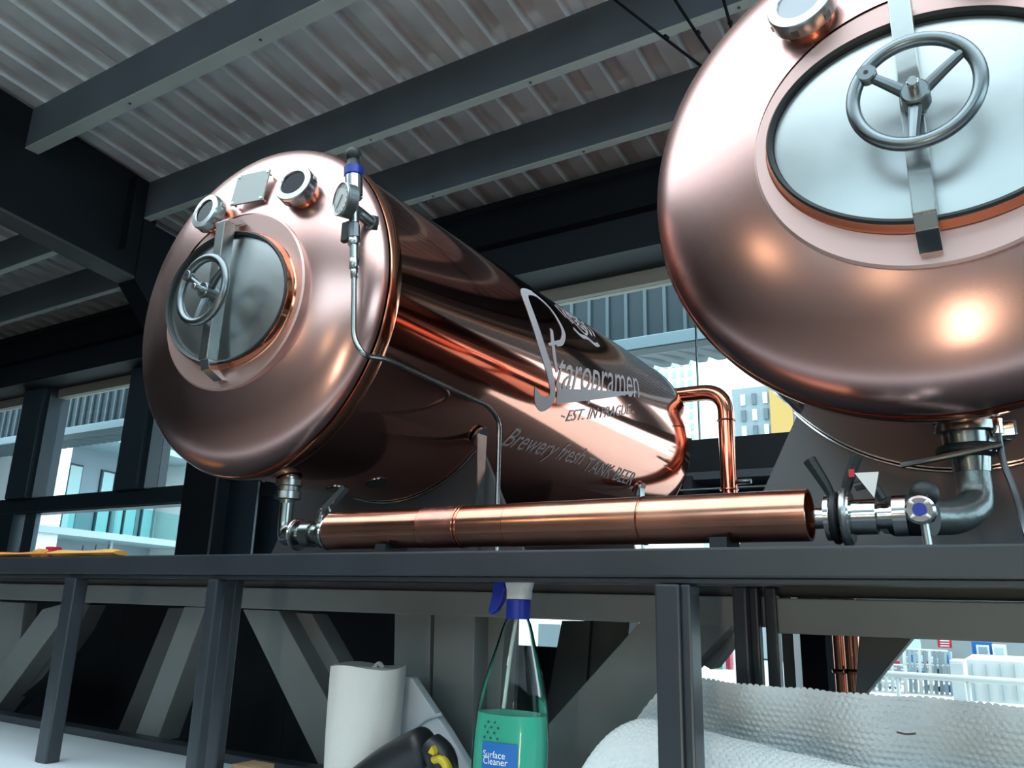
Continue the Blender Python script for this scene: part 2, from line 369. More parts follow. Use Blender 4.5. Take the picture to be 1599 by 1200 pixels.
# apartment wing with balconies
Q = Vector((-18.1, 14, 1.31)); DV = Vector((-.2534, .9673, 0)).normalized(); NV = Vector((DV.y, -DV.x, 0))
ap = thing('apartment_building', (Q.x, Q.y, FL), 'pale apartment wing with glass balconies and white end piers', 'building')
m_ren = mat('white render', (.75, .74, .72), .8); m_gren = mat('grey render', (.26, .31, .35), .7); m_agl = mat('apartment window glass', (.50, .72, .74), .15, .2)
m_slab = mat('balcony slab', (.36, .44, .48), .6)
def fb(s0, s1, z0, z1, d0, d1):
    c = Q+DV*((s0+s1)/2)+NV*((d0+d1)/2); c.z = (z0+z1)/2
    return MB().obox(c, DV*((s1-s0)/2), NV*((d1-d0)/2), (0, 0, (z1-z0)/2))
fb(-9, .75, FL, 7, -4, -1.35).build('wall', m_gren, ap)
fb(-.45, .75, FL, 7, -1.4, .02).build('end_pier', m_ren, ap); fb(-5.25, -4.75, FL, 7, -1.4, .02).build('pier', m_ren, ap); fb(-9, -8.4, FL, 7, -1.4, .02).build('pier', m_ren, ap)
for z0 in (-1.0, 1.16, 3.32, 5.4):
    fb(-8.4, .15, z0, z0+.14, -1.4, .12).build('balcony_slab', m_slab, ap)
    for s0, s1 in ((-4.6, -3.4), (-3.35, -2.1), (-2.05, -.55)):
        fb(s0, s1, z0+.16, z0+.78, .06, .075).build('balcony_pane', m_bal, ap)
    for s0 in (-4.4, -3.95, -3.5, -2.5, -2.05, -1.6, -1.0):
        f = fb(s0, s0+.42, z0+.16, z0+1.75, -1.36, -1.30).build('window', m_wframe, ap)
        fb(s0+.04, s0+.38, z0+.22, z0+1.7, -1.31, -1.28).build('pane', m_agl, f)
    fb(-3.05, -2.98, z0-2, z0, -.3, -.2).build('post', m_slab, ap)
# far buildings at the right
fbld = thing('office_building', aty(1190, 700, 30), 'distant grey building with a yellow panel beyond the back window', 'building')
def fq(x0, x1, y0, y1, y, m, name, parent, th=.5):
    P = [aty(x0, y1, y), aty(x1, y1, y), aty(x1, y0, y), aty(x0, y0, y)]
    z0 = (P[0].z+P[1].z)/2; z1 = (P[2].z+P[3].z)/2; xa = (P[0].x+P[3].x)/2; xb = (P[1].x+P[2].x)/2
    return MB().box((xa, y, z0), (xb, y+th, z1)).build(name, m, parent)
P0 = aty(1143, 622, 30); P1 = aty(1240, 622, 30)
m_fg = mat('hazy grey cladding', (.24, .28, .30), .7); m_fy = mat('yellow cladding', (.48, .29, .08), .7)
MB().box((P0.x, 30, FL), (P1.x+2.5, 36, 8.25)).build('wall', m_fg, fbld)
for i in range(6):
    for j in range(4):
        xa = P0.x+.35+i*.42; za = 5.7+j*.62
        if i < 3: MB().box((xa, 29.9, za), (xa+.16, 30, za+.42)).build('window', mat('pale window', (.75, .85, .9), .3) if (i+j) % 2 else m_beam, fbld)
MB().box((P0.x+1.45, 29.85, FL), (P0.x+2.25, 30, 8.2)).build('yellow_panel', m_fy, fbld)
MB().box((P0.x+2.5, 29.85, FL), (P0.x+2.75, 30, 8.1)).build('white_strip', m_ren, fbld)
tb = thing('tower_block', aty(1055, 600, 34), 'distant white tower block just under the canopy edge', 'building')
T0 = aty(1005, 560, 34).x; T1 = aty(1088, 560, 34).x
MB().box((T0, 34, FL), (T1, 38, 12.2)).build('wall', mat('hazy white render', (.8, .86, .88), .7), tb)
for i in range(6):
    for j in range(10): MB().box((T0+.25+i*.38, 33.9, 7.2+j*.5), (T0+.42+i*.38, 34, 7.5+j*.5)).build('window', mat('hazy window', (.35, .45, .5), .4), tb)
# market things seen through the lower right window
def mk(name, x0, x1, y0, y1, y, m, label, cat, th=.3, group=None):
    t = thing(name, (aty((x0+x1)/2, y1, y).x, y, aty((x0+x1)/2, y1, y).z), label, cat, group)
    fq(x0, x1, y0, y1, y, m, 'panel', t, th); return t
mk('market_wall', 1335, 1640, 975, 1060, 12, mat('grey hoarding', (.30, .33, .33), .7, var=.1, scale=1), 'grey hoarding behind the market seen under the right tank', 'wall')
t = mk('red_sign', 1464, 1486, 999, 1012, 11.8, m_red, 'small red sign with white lines on the grey hoarding', 'sign', .05)
for i in range(3): fq(1468, 1482, 1000.5+i*4, 1002+i*4, 11.74, m_ink, 'text_line', t, .03)
t = mk('blue_hoarding', 1518, 1551, 1003, 1028, 11.7, m_lblue, 'blue hoarding panel with a small white framed window', 'panel', .05)
fq(1525, 1545, 1008, 1026, 11.64, m_ink, 'window_frame', t, .03); fq(1528, 1542, 1011, 1023, 11.60, m_gren, 'pane', t, .03)
t = mk('white_window_frame', 1550, 1572, 1007, 1030, 11.64, m_ink, 'loose white window frame leaning beside the blue panel', 'frame', .05); fq(1553, 1568, 1012, 1029, 11.44, m_slab, 'pane', t, .03)
t = mk('white_container', 1510, 1660, 1034, 1100, 10, m_ren, 'large white container at the right of the market', 'container', 1.5)
for i in range(4): fq(1520+i*22, 1521+i*22, 1038, 1096, 9.96, m_slab, 'seam', t, .04)
t = mk('white_cabinet', 1486, 1507, 1033, 1095, 9.3, m_ren, 'narrow white cabinet left of the large container', 'cabinet', .5); fq(1487, 1506, 1037, 1092, 9.26, m_wplas, 'door', t, .04)
for i, (a, b, c, d, lab) in enumerate(((1393, 1405, 1033, 1043, 'small red stall cloth beside the dark steel brace'), (1425, 1453, 1033, 1041, 'wide red stall banner over the racks'))):
    t = mk('stall_banner', a, b, c, d, 10.2, m_red, lab, 'banner', .05); fq(a, b, d, d+2, 10.18, m_ink, 'hem', t, .03)
mk('pale_board', 1415, 1437, 999, 1014, 11.6, mat('pale green board', (.6, .72, .68), .6), 'pale green board on the grey hoarding', 'board', .05)
def rack(x0, x1, y0, y1, y, label, n=6):
    t = thing('display_rack', aty((x0+x1)/2, y1, y), label, 'rack', 'market racks')
    A = aty(x0, y1, y); B = aty(x1, y0, y); w = (B.x-A.x)/n; h = B.z-A.z
    for i in range(n+1): MB().cyl((A.x+w*i, y, A.z), (A.x+w*i+.02, y, B.z), .018, 6).build('upright', random.choice([m_ren, m_slab, m_gren]), t)
    for j in range(4): MB().cyl((A.x, y, A.z+h*j/3), (B.x, y, A.z+h*j/3), .015, 6).build('rail', m_ren, t)
    for i in range(n):
        for j in range(3):
            if random.random() < .6: MB().box((A.x+w*(i+.2), y+.1, A.z+h*j/3+.02), (A.x+w*(i+.8), y+.3, A.z+h*(j+random.uniform(.4, .8))/3)).build('goods', random.choice([m_ren, m_can, m_slab, m_agl, m_gren, m_lblue]), t)
rack(1345, 1410, 1040, 1078, 9.6, 'crowded display rack beside the dark steel brace', 7)
rack(1415, 1480, 1018, 1082, 9.7, 'crowded display rack left of the white cabinet', 9)
t = thing('white_rail', aty(1450, 1070, 9), 'long white rail along the foot of the market', 'rail')
a, b = aty(1350, 1068, 9), aty(1640, 1078, 9); MB().cyl((a.x, 9, b.z+.05), (b.x, 9, b.z+.05), .03, 8).build('bar', m_ren, t)
for i in range(5): MB().cyl((a.x+.3+i*.6, 9, b.z-.5), (a.x+.3+i*.6, 9, b.z+.05), .02, 8).build('post', m_ren, t)
# coloured sacks seen left of the dark upright pair
cols = [(.6, .75, .8), (.75, .6, .2), (.2, .5, .6), (.55, .05, .1), (.8, .8, .8)]
for i in range(5):
    P = aty(1112+i*7, 1046, 9); t = thing('coloured_bag', P, ['pale blue', 'yellow', 'teal', 'red', 'white'][[0, 1, 2, 4, 3][i]]+' bag in the row outside, left of the dark uprights', 'bag', 'coloured bags outside')
    m = mat('bag colour %d' % i, [cols[0], cols[1], cols[2], cols[4], cols[3]][i], .6)
    MB().rings([[P+Vector((a*.021*s, b*.05*s, z)) for a, b in ((-1, -1), (1, -1), (1, 1), (-1, 1))] for z, s in ((0, .8), (.05, 1), (.2, .95), (.25, .5))]).build('sack', m, t)
    MB().cyl(P+Vector((0, 0, .24)), P+Vector((0, 0, .28)), .012, 6).build('neck', m_ren, t)
mk('side_board', 1110, 1146, 1012, 1046, 9.5, m_ren, 'pale board behind the coloured bags outside', 'board', .1)
mk('far_stall', 840, 875, 975, 1025, 9.5, m_slab, 'pale stall seen beside the neck of the spray bottle', 'stall', .1)
# ================================================================== PLATFORM (ledge, deck, posts, truss)
ZT, ZB = .0754, .0386
pf = thing('steel_platform', (-1, 1.0, FL), 'dark grey steel platform carrying the two copper tanks', 'platform')
box('front_beam', (-6, 1.0, ZB), (3, 1.06, ZT), m_frame, pf, .003)
box('lower_lip', (-6, 1.008, ZB-.007), (3, 1.05, ZB-.0005), m_frame, pf, .001)
box('deck', (-6, 1.062, .04), (3, 3.55, ZT-.002), m_darkp, pf)
def post(x0, x1, y0=1.0, y1=1.05, z1=ZB-.008, m=m_frame): return box('post', (x0, y0, -.3295), (x1, y1, z1), m, pf, .003)
post(-1.739, -1.700, 1.0, 1.03); post(-1.276, -1.25, 1.0, 1.022); post(-1.309, -1.27, 1.06, 1.08, .035); post(-.405, -.372); post(-.372, -.359, 1.004, 1.04)

for a, b, y in ((1146, 1168, 1.238), (1172, 1186, 1.255), (1196, 1215, 1.272)):
    p = aty(a, 1000, y).x; q = aty(b, 1000, y).x; post(p, q, y, y+.022, .035)
box('support_rail', (-6, 1.235, -.335), (-.6, 1.275, -.313), m_frame, pf, .002)
# truss
tr = thing('steel_truss', (-1.3, 1.3, FL), 'grey steel truss with diagonal braces under the platform', 'truss')
TY = 1.3
box('top_chord', (-6, TY, -.0235), (-.325, TY+.07, .022), m_truss, tr, .002)
box('top_chord', (-.3249, TY-.02, -.031), (2, TY+.05, .02), m_truss, tr, .002)
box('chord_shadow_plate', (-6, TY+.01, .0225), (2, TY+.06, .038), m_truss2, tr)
def pl(pts, y=TY+.004, th=.06, name='brace', m=m_truss):
    return MB().prism([aty(a, b, y) for a, b in pts], (0, th, 0)).build(name, m, tr, .0015)
pl([(66, 952), (110, 940), (103, 960), (-60, 1180), (-60, 1120)])
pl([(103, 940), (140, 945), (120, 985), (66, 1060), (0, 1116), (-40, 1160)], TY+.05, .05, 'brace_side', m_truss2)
pl([(0, 940), (38, 942), (24, 1062), (0, 1080), (-60, 1080), (-60, 940)], TY+.06, .04, 'gusset')
pl([(288, 948), (321, 949), (245, 1158), (209, 1152)])
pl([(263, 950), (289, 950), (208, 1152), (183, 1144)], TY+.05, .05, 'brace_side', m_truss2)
pl([(379, 952), (435, 954), (512, 1095), (560, 1195), (497, 1195)])
pl([(438, 955), (486, 959), (600, 1160), (575, 1190), (515, 1098)], TY+.05, .05, 'brace_side', m_truss)
pl([(617, 930), (673, 930), (668, 1200), (612, 1200)], TY+.003, .05, 'upright')
pl([(679, 930), (742, 930), (736, 1200), (672, 1200)], TY+.003, .05, 'upright')
pl([(742, 950), (789, 950), (780, 1110), (760, 1200), (738, 1200)], TY+.05, .05, 'upright', m_truss)
pl([(999, 972), (1066, 974), (1146, 974), (1030, 1096), (925, 1205), (800, 1205), (795, 1200)])
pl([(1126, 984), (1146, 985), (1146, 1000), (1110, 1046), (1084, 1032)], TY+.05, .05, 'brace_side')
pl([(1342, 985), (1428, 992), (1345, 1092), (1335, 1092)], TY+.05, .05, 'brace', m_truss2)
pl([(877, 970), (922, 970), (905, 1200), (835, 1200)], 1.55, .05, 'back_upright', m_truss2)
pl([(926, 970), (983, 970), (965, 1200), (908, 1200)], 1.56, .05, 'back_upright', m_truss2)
# dark boarding behind the truss
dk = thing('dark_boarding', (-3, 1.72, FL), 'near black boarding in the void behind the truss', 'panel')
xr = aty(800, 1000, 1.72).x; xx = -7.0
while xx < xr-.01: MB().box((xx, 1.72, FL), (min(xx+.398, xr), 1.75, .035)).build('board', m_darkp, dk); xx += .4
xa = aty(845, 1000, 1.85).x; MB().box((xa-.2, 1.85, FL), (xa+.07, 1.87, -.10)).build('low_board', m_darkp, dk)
sp = thing('service_posts', (-.3, 1.7, FL), 'dark blue grey service posts left of the twin copper pipes', 'post')
for a, b, y, m in ((1222, 1240, 1.5, m_frame), (1248, 1296, 1.8, m_raft), (1290, 1302, 1.7, m_beam)):
    MB().box((aty(a, 1020, y).x, y, FL), (aty(b, 1020, y).x, y+.05, .035)).build('post', m, sp)
tp = [None, None]
for i, (a, y) in enumerate(((1313, 1.55), (1331, 1.5))):
    P = aty(a, 1020, y); t = thing('copper_riser', (P.x, y, FL), ['left copper riser pipe under the platform', 'right copper riser pipe under the platform, beside the dark brace'][i], 'pipe', 'copper risers')
    MB().cyl((P.x, y, FL), (P.x, y, .035), .0125, 16).build('pipe', m_cpipe, t)
    MB().torus((P.x, y, aty(a, 1049, y).z), (0, 0, 1), .013, .004, 20, 8).build('clip', m_cpipe, t)

# ================================================================== TANKS
TR = .4; TYF = 1.216; TZ = .6603; TX1, TX2 = -1.4655, -.0647; TL = 1.871; DH = .143; PLY = .491
def dome(r): return -DH*math.sqrt(max(0, 1-(r/TR)**2))
def tank(tx, sgn_roll, hdx, label, bar_dx, wheel, ports, first):
    t = thing('tank', (tx, TYF, ZT), label, 'tank', 'copper serving tanks')
    O = Vector((tx, TYF, TZ))
    n = 128
    def ring(y, r): return [O+Vector((r*math.cos(2*PI*k/n), y, r*math.sin(2*PI*k/n))) for k in range(n)]
    # shell with rear dome
    prof = [(.003, .392), (.003, .3965), (TL-.03, .3965), (TL-.01, .393)]+[(TL-.01+.05*math.sin(a), .393*math.cos(a)) for a in (.25, .5, .75, 1.0, 1.25, 1.5)]
    R_ = [ring(0.003, .3965)]+[ring(.003+(TL-.033)*i/24, .3965) for i in range(1, 25)]+[ring(a, b) for a, b in prof[3:]]
    MB().rings(R_).build('shell', m_shell, t)
    mb = MB(); mb.rings([ring(a, b) for a, b in ((-.012, .399), (-.014, .401), (-.008, .4045), (.016, .4045), (.02, .4025), (.02, .397))], cap=False)
    mb.build('rim_band', m_lip, t, label='bright folded copper rim')
    # head: dish out to oval collar
    cz = -.022; hx_ = hdx; a_, b_ = .227, .206; th0 = sgn_roll
    def oval(k, a, b):
        f = 2*PI*k/n; X = a*math.cos(f-th0); Z = b*math.sin(f-th0)
        return hx_+X*math.cos(th0)-Z*math.sin(th0), cz+X*math.sin(th0)+Z*math.cos(th0)
    R_ = []
    for i in range(21):
        u = (i/20)**1.0; rr = []
        for k in range(n):
            f = 2*PI*k/n; ro = .3995; s = math.sin(u*PI/2)
            X0, Z0 = ro*math.cos(f), ro*math.sin(f); X1, Z1 = oval(k, a_, b_)
            w = 1-math.cos(u*PI/2) if i < 20 else 1
            X = X0+(X1-X0)*w; Z = Z0+(Z1-Z0)*w
            rr.append(O+Vector((X, dome(math.hypot(X, Z))-.012*(1-u), Z)))
        R_.append(rr)
    MB().rings(R_, cap=False).build('head', m_head, t)
    def oring(a, b, y): return [O+Vector((oval(k, a, b)[0], y, oval(k, a, b)[1])) for k in range(n)]
    YC = -.1255
    MB().rings([oring(a_+.001, b_+.001, YC+.02), oring(a_+.001, b_+.001, YC+.003), oring(a_-.003, b_-.003, YC), oring(.2105, .160, YC)], cap=False).build('collar', m_collar, t, label='flat matt pink collar round the hatch')
    MB().rings([oring(.2110, .1605, YC+.001), oring(.2085, .1580, YC-.002), oring(.2070, .1565, YC-.006), oring(.2065, .1560, YC-.016), oring(.2052, .1547, YC-.0195), oring(.2030, .1525, YC-.0195), oring(.2025, .1520, YC+.03)], cap=False).build('collar_lip', m_lip, t, label='polished orange copper neck')
    MB().rings([oring(.2040, .1535, YC-.014), oring(.2040, .1535, YC-.021), oring(.2015, .1510, YC-.024), oring(.1965, .1460, YC-.021), oring(.1955, .1450, YC-.008)], cap=False).build('hatch_gasket', m_rub, t, label='black rubber hatch seal')
    dr = [oring(.196, .1455, YC+.006), oring(.196, .1455, YC-.010)]+[oring(.195*q, .1445*q, YC-.012-.008*(1-q*q)) for q in (1, .93, .8, .6, .4, .2, .05)]
    MB().rings(dr).build('hatch_door', m_door, t, label='scuffed oval stainless hatch door')
    # strongback bar
    bx = O.x+bar_dx; y0 = O.y+YC-.058
    zb, zt_ = (-.178, .142)
    bar = MB(); dep = .030
    bar.prism([(bx-.0135, y0, O.z+zb), (bx-.0135, y0, O.z+zt_), (bx-.0135, y0+dep, O.z+zt_), (bx-.0135, y0+dep*.9, O.z+zb)], (.027, 0, 0))
    bo = bar.build('hatch_bar', m_steel, t, .0015)
    zf = O.z+zb
    MB().prism([(bx-.0135, y0+.004, zf), (bx-.0135, y0+.010, zf-.020), (bx-.0135, y0+.045, zf-.036), (bx-.0135, y0+.059, zf-.034), (bx-.0135, y0+.032, zf-.014), (bx-.0135, y0+.027, zf)], (.027, 0, 0)).build('bar_hook', m_chrome, bo, .001)
    zf = O.z+zt_
    MB().prism([(bx-.0135, y0+.004, zf), (bx-.0135, y0+.012, zf+.010), (bx-.0135, y0+.045, zf+.020), (bx-.0135, y0+.057, zf+.016), (bx-.0135, y0+.032, zf)], (.027, 0, 0)).build('bar_hook', m_steel, bo, .001)
    # handwheel
    wc = O+Vector(wheel); wr_ = .072; hw = None
    fwd = Vector((0, 1, 0))
    rim = MB().torus(wc, fwd, wr_, .0088, 56, 16).build('handwheel', m_cast, t, label='three spoked cast handwheel')
    for ang in (142, 32, -97):
        e = Vector((math.cos(math.radians(ang)), 0, math.sin(math.radians(ang))))
        h0 = wc+Vector((0, .012, 0))+e*.012; h1 = wc+e*(wr_-.004)
        MB().tube([h0, (h0+h1)/2+Vector((0, -.001, 0)), h1], lambda q: .0085-.0025*q, 10, 5).build('spoke', m_cast, rim)
    e = Vector((math.cos(math.radians(142)), 0, math.sin(math.radians(142))))
    MB().cyl(wc+e*(wr_-.006)+Vector((0, -.009, 0)), wc+e*(wr_-.006)+Vector((0, .006, 0)), .0125, 20, bev=.002).build('grip_boss', m_cast, rim)
    MB().cyl(wc+e*(wr_-.006)+Vector((0, -.0095, 0)), wc+e*(wr_-.006)+Vector((0, -.008, 0)), .003, 10).build('boss_hole', m_rub, rim)
    MB().cyl(wc+Vector((0, -.002, 0)), wc+Vector((0, .028, 0)), .017, 28, bev=.002).build('hub', m_cast, rim)
    MB().cyl(wc+Vector((0, -.024, 0)), (wc.x, y0+.01, wc.z), .0068, 20, bev=.001).build('spindle', m_chrome, rim)
    MB().cyl((wc.x, y0-.012, wc.z), (wc.x, y0+.002, wc.z), .0165, 6).build('spindle_nut', m_steel, rim)
    # sight glasses
    for (px_, pz, pr) in ports:
        yb = dome(math.hypot(px_, pz))
        s = math.sqrt(1-(px_*px_+pz*pz)/TR**2)
        nn = Vector((DH*px_/(TR**2*s), -1, DH*pz/(TR**2*s))).normalized(); nn = (nn*.75+Vector((0, -1, 0))*.25).normalized()
        B = O+Vector((px_, yb, pz))
        sg = MB().lathe(B-nn*.02, nn, [(0, pr*.80), (.045, pr*.80)], 40).build('sight_glass', m_lip, t, label='sight glass neck in copper')
        MB().lathe(B+nn*.014, nn, [(0, pr*.9), (.003, pr), (.026, pr), (.029, pr*.97), (.030, pr*.68), (.0278, pr*.65)], 48, cap=False).build('ring_nut', m_steel, sg)
        u, w, d = frame(nn)
        for q in range(6):
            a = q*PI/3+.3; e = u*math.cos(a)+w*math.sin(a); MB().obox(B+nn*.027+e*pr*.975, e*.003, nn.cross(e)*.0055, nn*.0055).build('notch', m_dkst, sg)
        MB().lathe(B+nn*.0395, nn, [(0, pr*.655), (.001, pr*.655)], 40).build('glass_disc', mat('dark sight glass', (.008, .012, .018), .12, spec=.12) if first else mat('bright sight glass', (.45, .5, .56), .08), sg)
    # bottom outlet, saddle, legs
    zbot = TZ-TR
    sd = MB()
    sy = TYF+PLY
    lx = .465
    sd.prism([(O.x-.30, sy, zbot+.14), (O.x-lx, sy, ZT), (O.x+lx, sy, ZT), (O.x+.30, sy, zbot+.14)], (0, .012, 0))
    sd.build('saddle_plate', m_saddle, t, .001)
    sy2 = TYF+1.45
    MB().prism([(O.x-.28, sy2, zbot+.12), (O.x-.34, sy2, ZT), (O.x+.34, sy2, ZT), (O.x+.28, sy2, zbot+.12)], (0, .012, 0)).build('saddle_plate', m_saddle, t, .001)
    for k in (1,):
        for yy in (.46, 1.50):
            a = math.radians(-37.5) if k > 0 else math.radians(180+37.5)
            c = O+Vector((math.cos(a)*.4, yy, math.sin(a)*.4)); nn = Vector((math.cos(a), 0, math.sin(a)))
            lg = MB().prism([c+nn*.001+Vector((0, .026*math.cos(q), 0))+Vector((-nn.z, 0, nn.x))*(.026*math.sin(q)) for q in [i*PI/9 for i in range(18)]], nn*.006).build('leg_pad', m_steel, t)
            MB().prism([c+Vector((.006*k, -.022, .01)), c+Vector((.006*k, .022, .01)), Vector((c.x+.006*k, c.y+.012, ZT)), Vector((c.x+.006*k, c.y-.0, ZT))], (.004*k, 0, 0)).build('leg', m_dkst, lg)
    MB().torus((O.x, sy-.003, O.z), (0, 1, 0), .3995, .0028, 64, 6, .70, PI-.70).build('saddle_seam', m_chrome, t)
    for dx, yy in ((.045, .245), (.125, .30)):  # two low dark discs standing proud of the shell underside
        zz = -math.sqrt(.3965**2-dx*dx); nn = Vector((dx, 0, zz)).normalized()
        MB().lathe(O+Vector((dx, yy, zz))-nn*.004, nn, [(0, .028), (.006, .028), (.008, .024)], 28).build('underside_disc', m_dkst, t)
    return t, O
t1, O1 = tank(TX1, -.25, .036, 'left copper tank with white script lettering on its side', .045, (.060, -.216, -.035),
              [(.205, .205, .046), (-.040, .190, .044)], True)
t2, O2 = tank(TX2, -.11, .022, 'right copper tank nearest the viewer, cut by the photo edge', .012, (.019, -.216, -.028),
              [(-.115, .203, .048), (.12, .203, .048)], False)
# name plate on left tank head
def dish_pt(tx, X, Z, off=0):
    s = math.sqrt(max(1e-4, 1-(X*X+Z*Z)/TR**2)); nn = Vector((DH*X/(TR**2*s), -1, DH*Z/(TR**2*s))).normalized()
    return Vector((tx+X, TYF+dome(math.hypot(X, Z)), TZ+Z))+nn*off, nn
c, nn = dish_pt(TX1, .058, .243, .016); nn = (nn+Vector((.15, -.5, -.05))).normalized()
uu = Vector((1, 0, 0)); uu = (uu-nn*uu.dot(nn)).normalized(); ww = uu.cross(nn)*-1
if ww.z < 0: ww = -ww
npo = MB().obox(c, uu*.047, ww*.042, nn*.002).build('name_plate', mat('dull plate steel', (.30, .32, .31), .5, 1), t1, .001)
npo['label'] = 'blank brushed steel name plate'
for a in (-1, 1):
    for b in (-1, 1): MB().cyl(c+uu*.041*a+ww*.036*b+nn*.002-nn*.014, c+uu*.041*a+ww*.036*b+nn*.004, .003, 10).build('screw', m_chrome, npo)

# ---- lettering on the left tank: frosted vinyl lying on the shell
def cylp(px_, py_):
    d = ray(px_, py_); a = d.x**2+d.z**2; b = -2*(d.x*O1.x+d.z*O1.z); c = O1.x**2+O1.z**2-.3965**2
    q = d*((-b-math.sqrt(max(0, b*b-4*a*c)))/(2*a)); return q.y, math.atan2(q.z-O1.z, q.x-O1.x)
def onshell(y, th, off=.0012): return Vector((O1.x+(.3965+off)*math.cos(th), y, O1.z+(.3965+off)*math.sin(th)))
def ribbon(cl, wd, name):      # cl: list of (y,theta), wd: half widths in m
    P = [Vector((y, th*.3965, 0)) for y, th in cl]
    n = len(P); S_ = smooth_path(P, 6); W_ = np.interp(np.linspace(0, n-1, len(S_)), range(n), wd)
    vs = []
    for i, q in enumerate(S_):
        t = (S_[min(i+1, len(S_)-1)]-S_[max(0, i-1)]).normalized(); m = Vector((-t.y, t.x, 0))
        for s in (-1, 1): w = q+m*W_[i]*s; vs.append(onshell(w.x, w.y/.3965))
    return MB().add(vs, [(2*i, 2*i+1, 2*i+3, 2*i+2) for i in range(len(S_)-1)], True).build(name, m_decal, t1, fix=False)
def text_mesh(s, shear=0):
    cu = bpy.data.curves.new('txt', 'FONT'); cu.body = s; cu.size = 1; cu.shear = shear; cu.resolution_u = 4
    o = bpy.data.objects.new('txt', cu); C.objects.link(o); dg = bpy.context.evaluated_depsgraph_get()
    me = bpy.data.meshes.new_from_object(o.evaluated_get(dg)); bpy.data.objects.remove(o); bpy.data.curves.remove(cu)
    b = bmesh.new(); b.from_mesh(me); bmesh.ops.subdivide_edges(b, edges=[e for e in b.edges if e.calc_length() > .15], cuts=2); b.to_mesh(me); b.free()
    return me
def shell_text(s, y0, y1, th0, th1, h, name, shear=.3, lean=0):
    me = text_mesh(s, shear); xs = [v.co.x for v in me.vertices]; x0, x1 = min(xs), max(xs)
    hold = bpy.data.objects.new(name, None); C.objects.link(hold); hold.parent = t1
    for g in islands(me):
        vs = []
        for c in g[0]:
            u = (c.x-x0)/(x1-x0); vs.append(onshell(y0+(y1-y0)*u, th0+(th1-th0)*u+c.y*h/.3965))
        MB().add(vs, g[1]).build('letter', m_decal, hold, fix=False)
def islands(me):
    par = list(range(len(me.vertices)))
    def find(a):
        while par[a] != a: par[a] = par[par[a]]; a = par[a]
        return a
    for e in me.edges: par[find(e.vertices[0])] = find(e.vertices[1])
    G = {}
    for v in me.vertices: G.setdefault(find(v.index), []).append(v.index)
    out = []
    for ids in G.values():
        mp = {a: i for i, a in enumerate(ids)}; fs = [tuple(mp[q] for q in p.vertices) for p in me.polygons if p.vertices[0] in mp]
        out.append(([me.vertices[a].co.copy() for a in ids], fs))
    return sorted(out, key=lambda g: min(c.x for c in g[0]))
D = math.radians
def zp(a, b): return cylp(760+a/3.43, 430+b/3.43)
ribbon([zp(258, 600), zp(272, 660), zp(300, 690), zp(340, 670), zp(352, 610), zp(325, 480), zp(290, 370), zp(245, 230), zp(205, 120), zp(210, 88), zp(250, 98)],
       [.002, .016, .022, .017, .014, .018, .020, .021, .020, .012, .010], 'lettering_swash')
ribbon([zp(205, 92), zp(255, 105), zp(330, 170), zp(385, 250), zp(410, 310), zp(400, 360), zp(372, 378)], [.010, .010, .008, .009, .011, .009, .002], 'lettering_swash')
ribbon([zp(345, 290), zp(352, 360), zp(362, 440), zp(375, 520)], [.008, .010, .010, .006], 'lettering_swash')
ribbon([zp(330, 372), zp(360, 365), zp(400, 350)], [.004, .006, .003], 'lettering_swash')
ribbon([zp(375, 650), zp(480, 645), zp(600, 640), zp(700, 636), zp(800, 625)], [.022, .019, .014, .008, .002], 'lettering_underline')
yA, tA = zp(375, 545); yB, tB = zp(810, 580)
shell_text('taropramen', yA, yB, D(-9), D(7.5), .165, 'lettering', .45)
yA, tA = zp(425, 770); yB, tB = zp(770, 725)
shell_text('EST. IN PRAGUE', yA, yB, tA-.02, tB-.03, .050, 'lettering_small', .2)
shell_text('-', yA-.03, yA-.01, tA-.02, tA-.02, .050, 'lettering_small', 0); shell_text('-', yB+.01, yB+.03, tB-.03, tB-.03, .050, 'lettering_small', 0)
yA, tA = zp(70, 915); yB, tB = zp(500, 1010)
shell_text('Brewery fresh', yA, 2.235, D(-38.5), D(-36), .085, 'lettering_script', .5)
shell_text('TANK BEER', 2.265, 2.635, D(-38), D(-37.5), .072, 'lettering_capitals', .1)
# crest emblem: shield outline, crown points and scroll
cy, ct = cylp(902, 505)
def em(pts, w, name='crest'): ribbon([(cy+a, ct+b/.3965) for a, b in pts], [w]*len(pts), name)
random.seed(3)
em([(-.05, .03), (-.05, -.01), (0, -.05), (.05, -.01), (.05, .03), (-.05, .03)], .005)
for k in (-.04, -.02, 0, .02, .04): em([(k, .035), (k*1.2, .05), (k*1.35, .062)], .005)
for k in range(9): a_ = random.uniform(-.04, .03); b_e = random.uniform(-.03, .02); em([(a_, b_e), (a_+.012, b_e+.008), (a_+.022, b_e-.004)], .004)
for sg in (-1, 1):
    em([(sg*.065, -.03), (sg*.085, 0), (sg*.075, .03), (sg*.095, .05)], .006); em([(sg*.10, -.02), (sg*.12, .01), (sg*.115, .035)], .005)
em([(-.09, -.06), (-.05, -.075), (0, -.066), (.05, -.075), (.09, -.06)], .008)
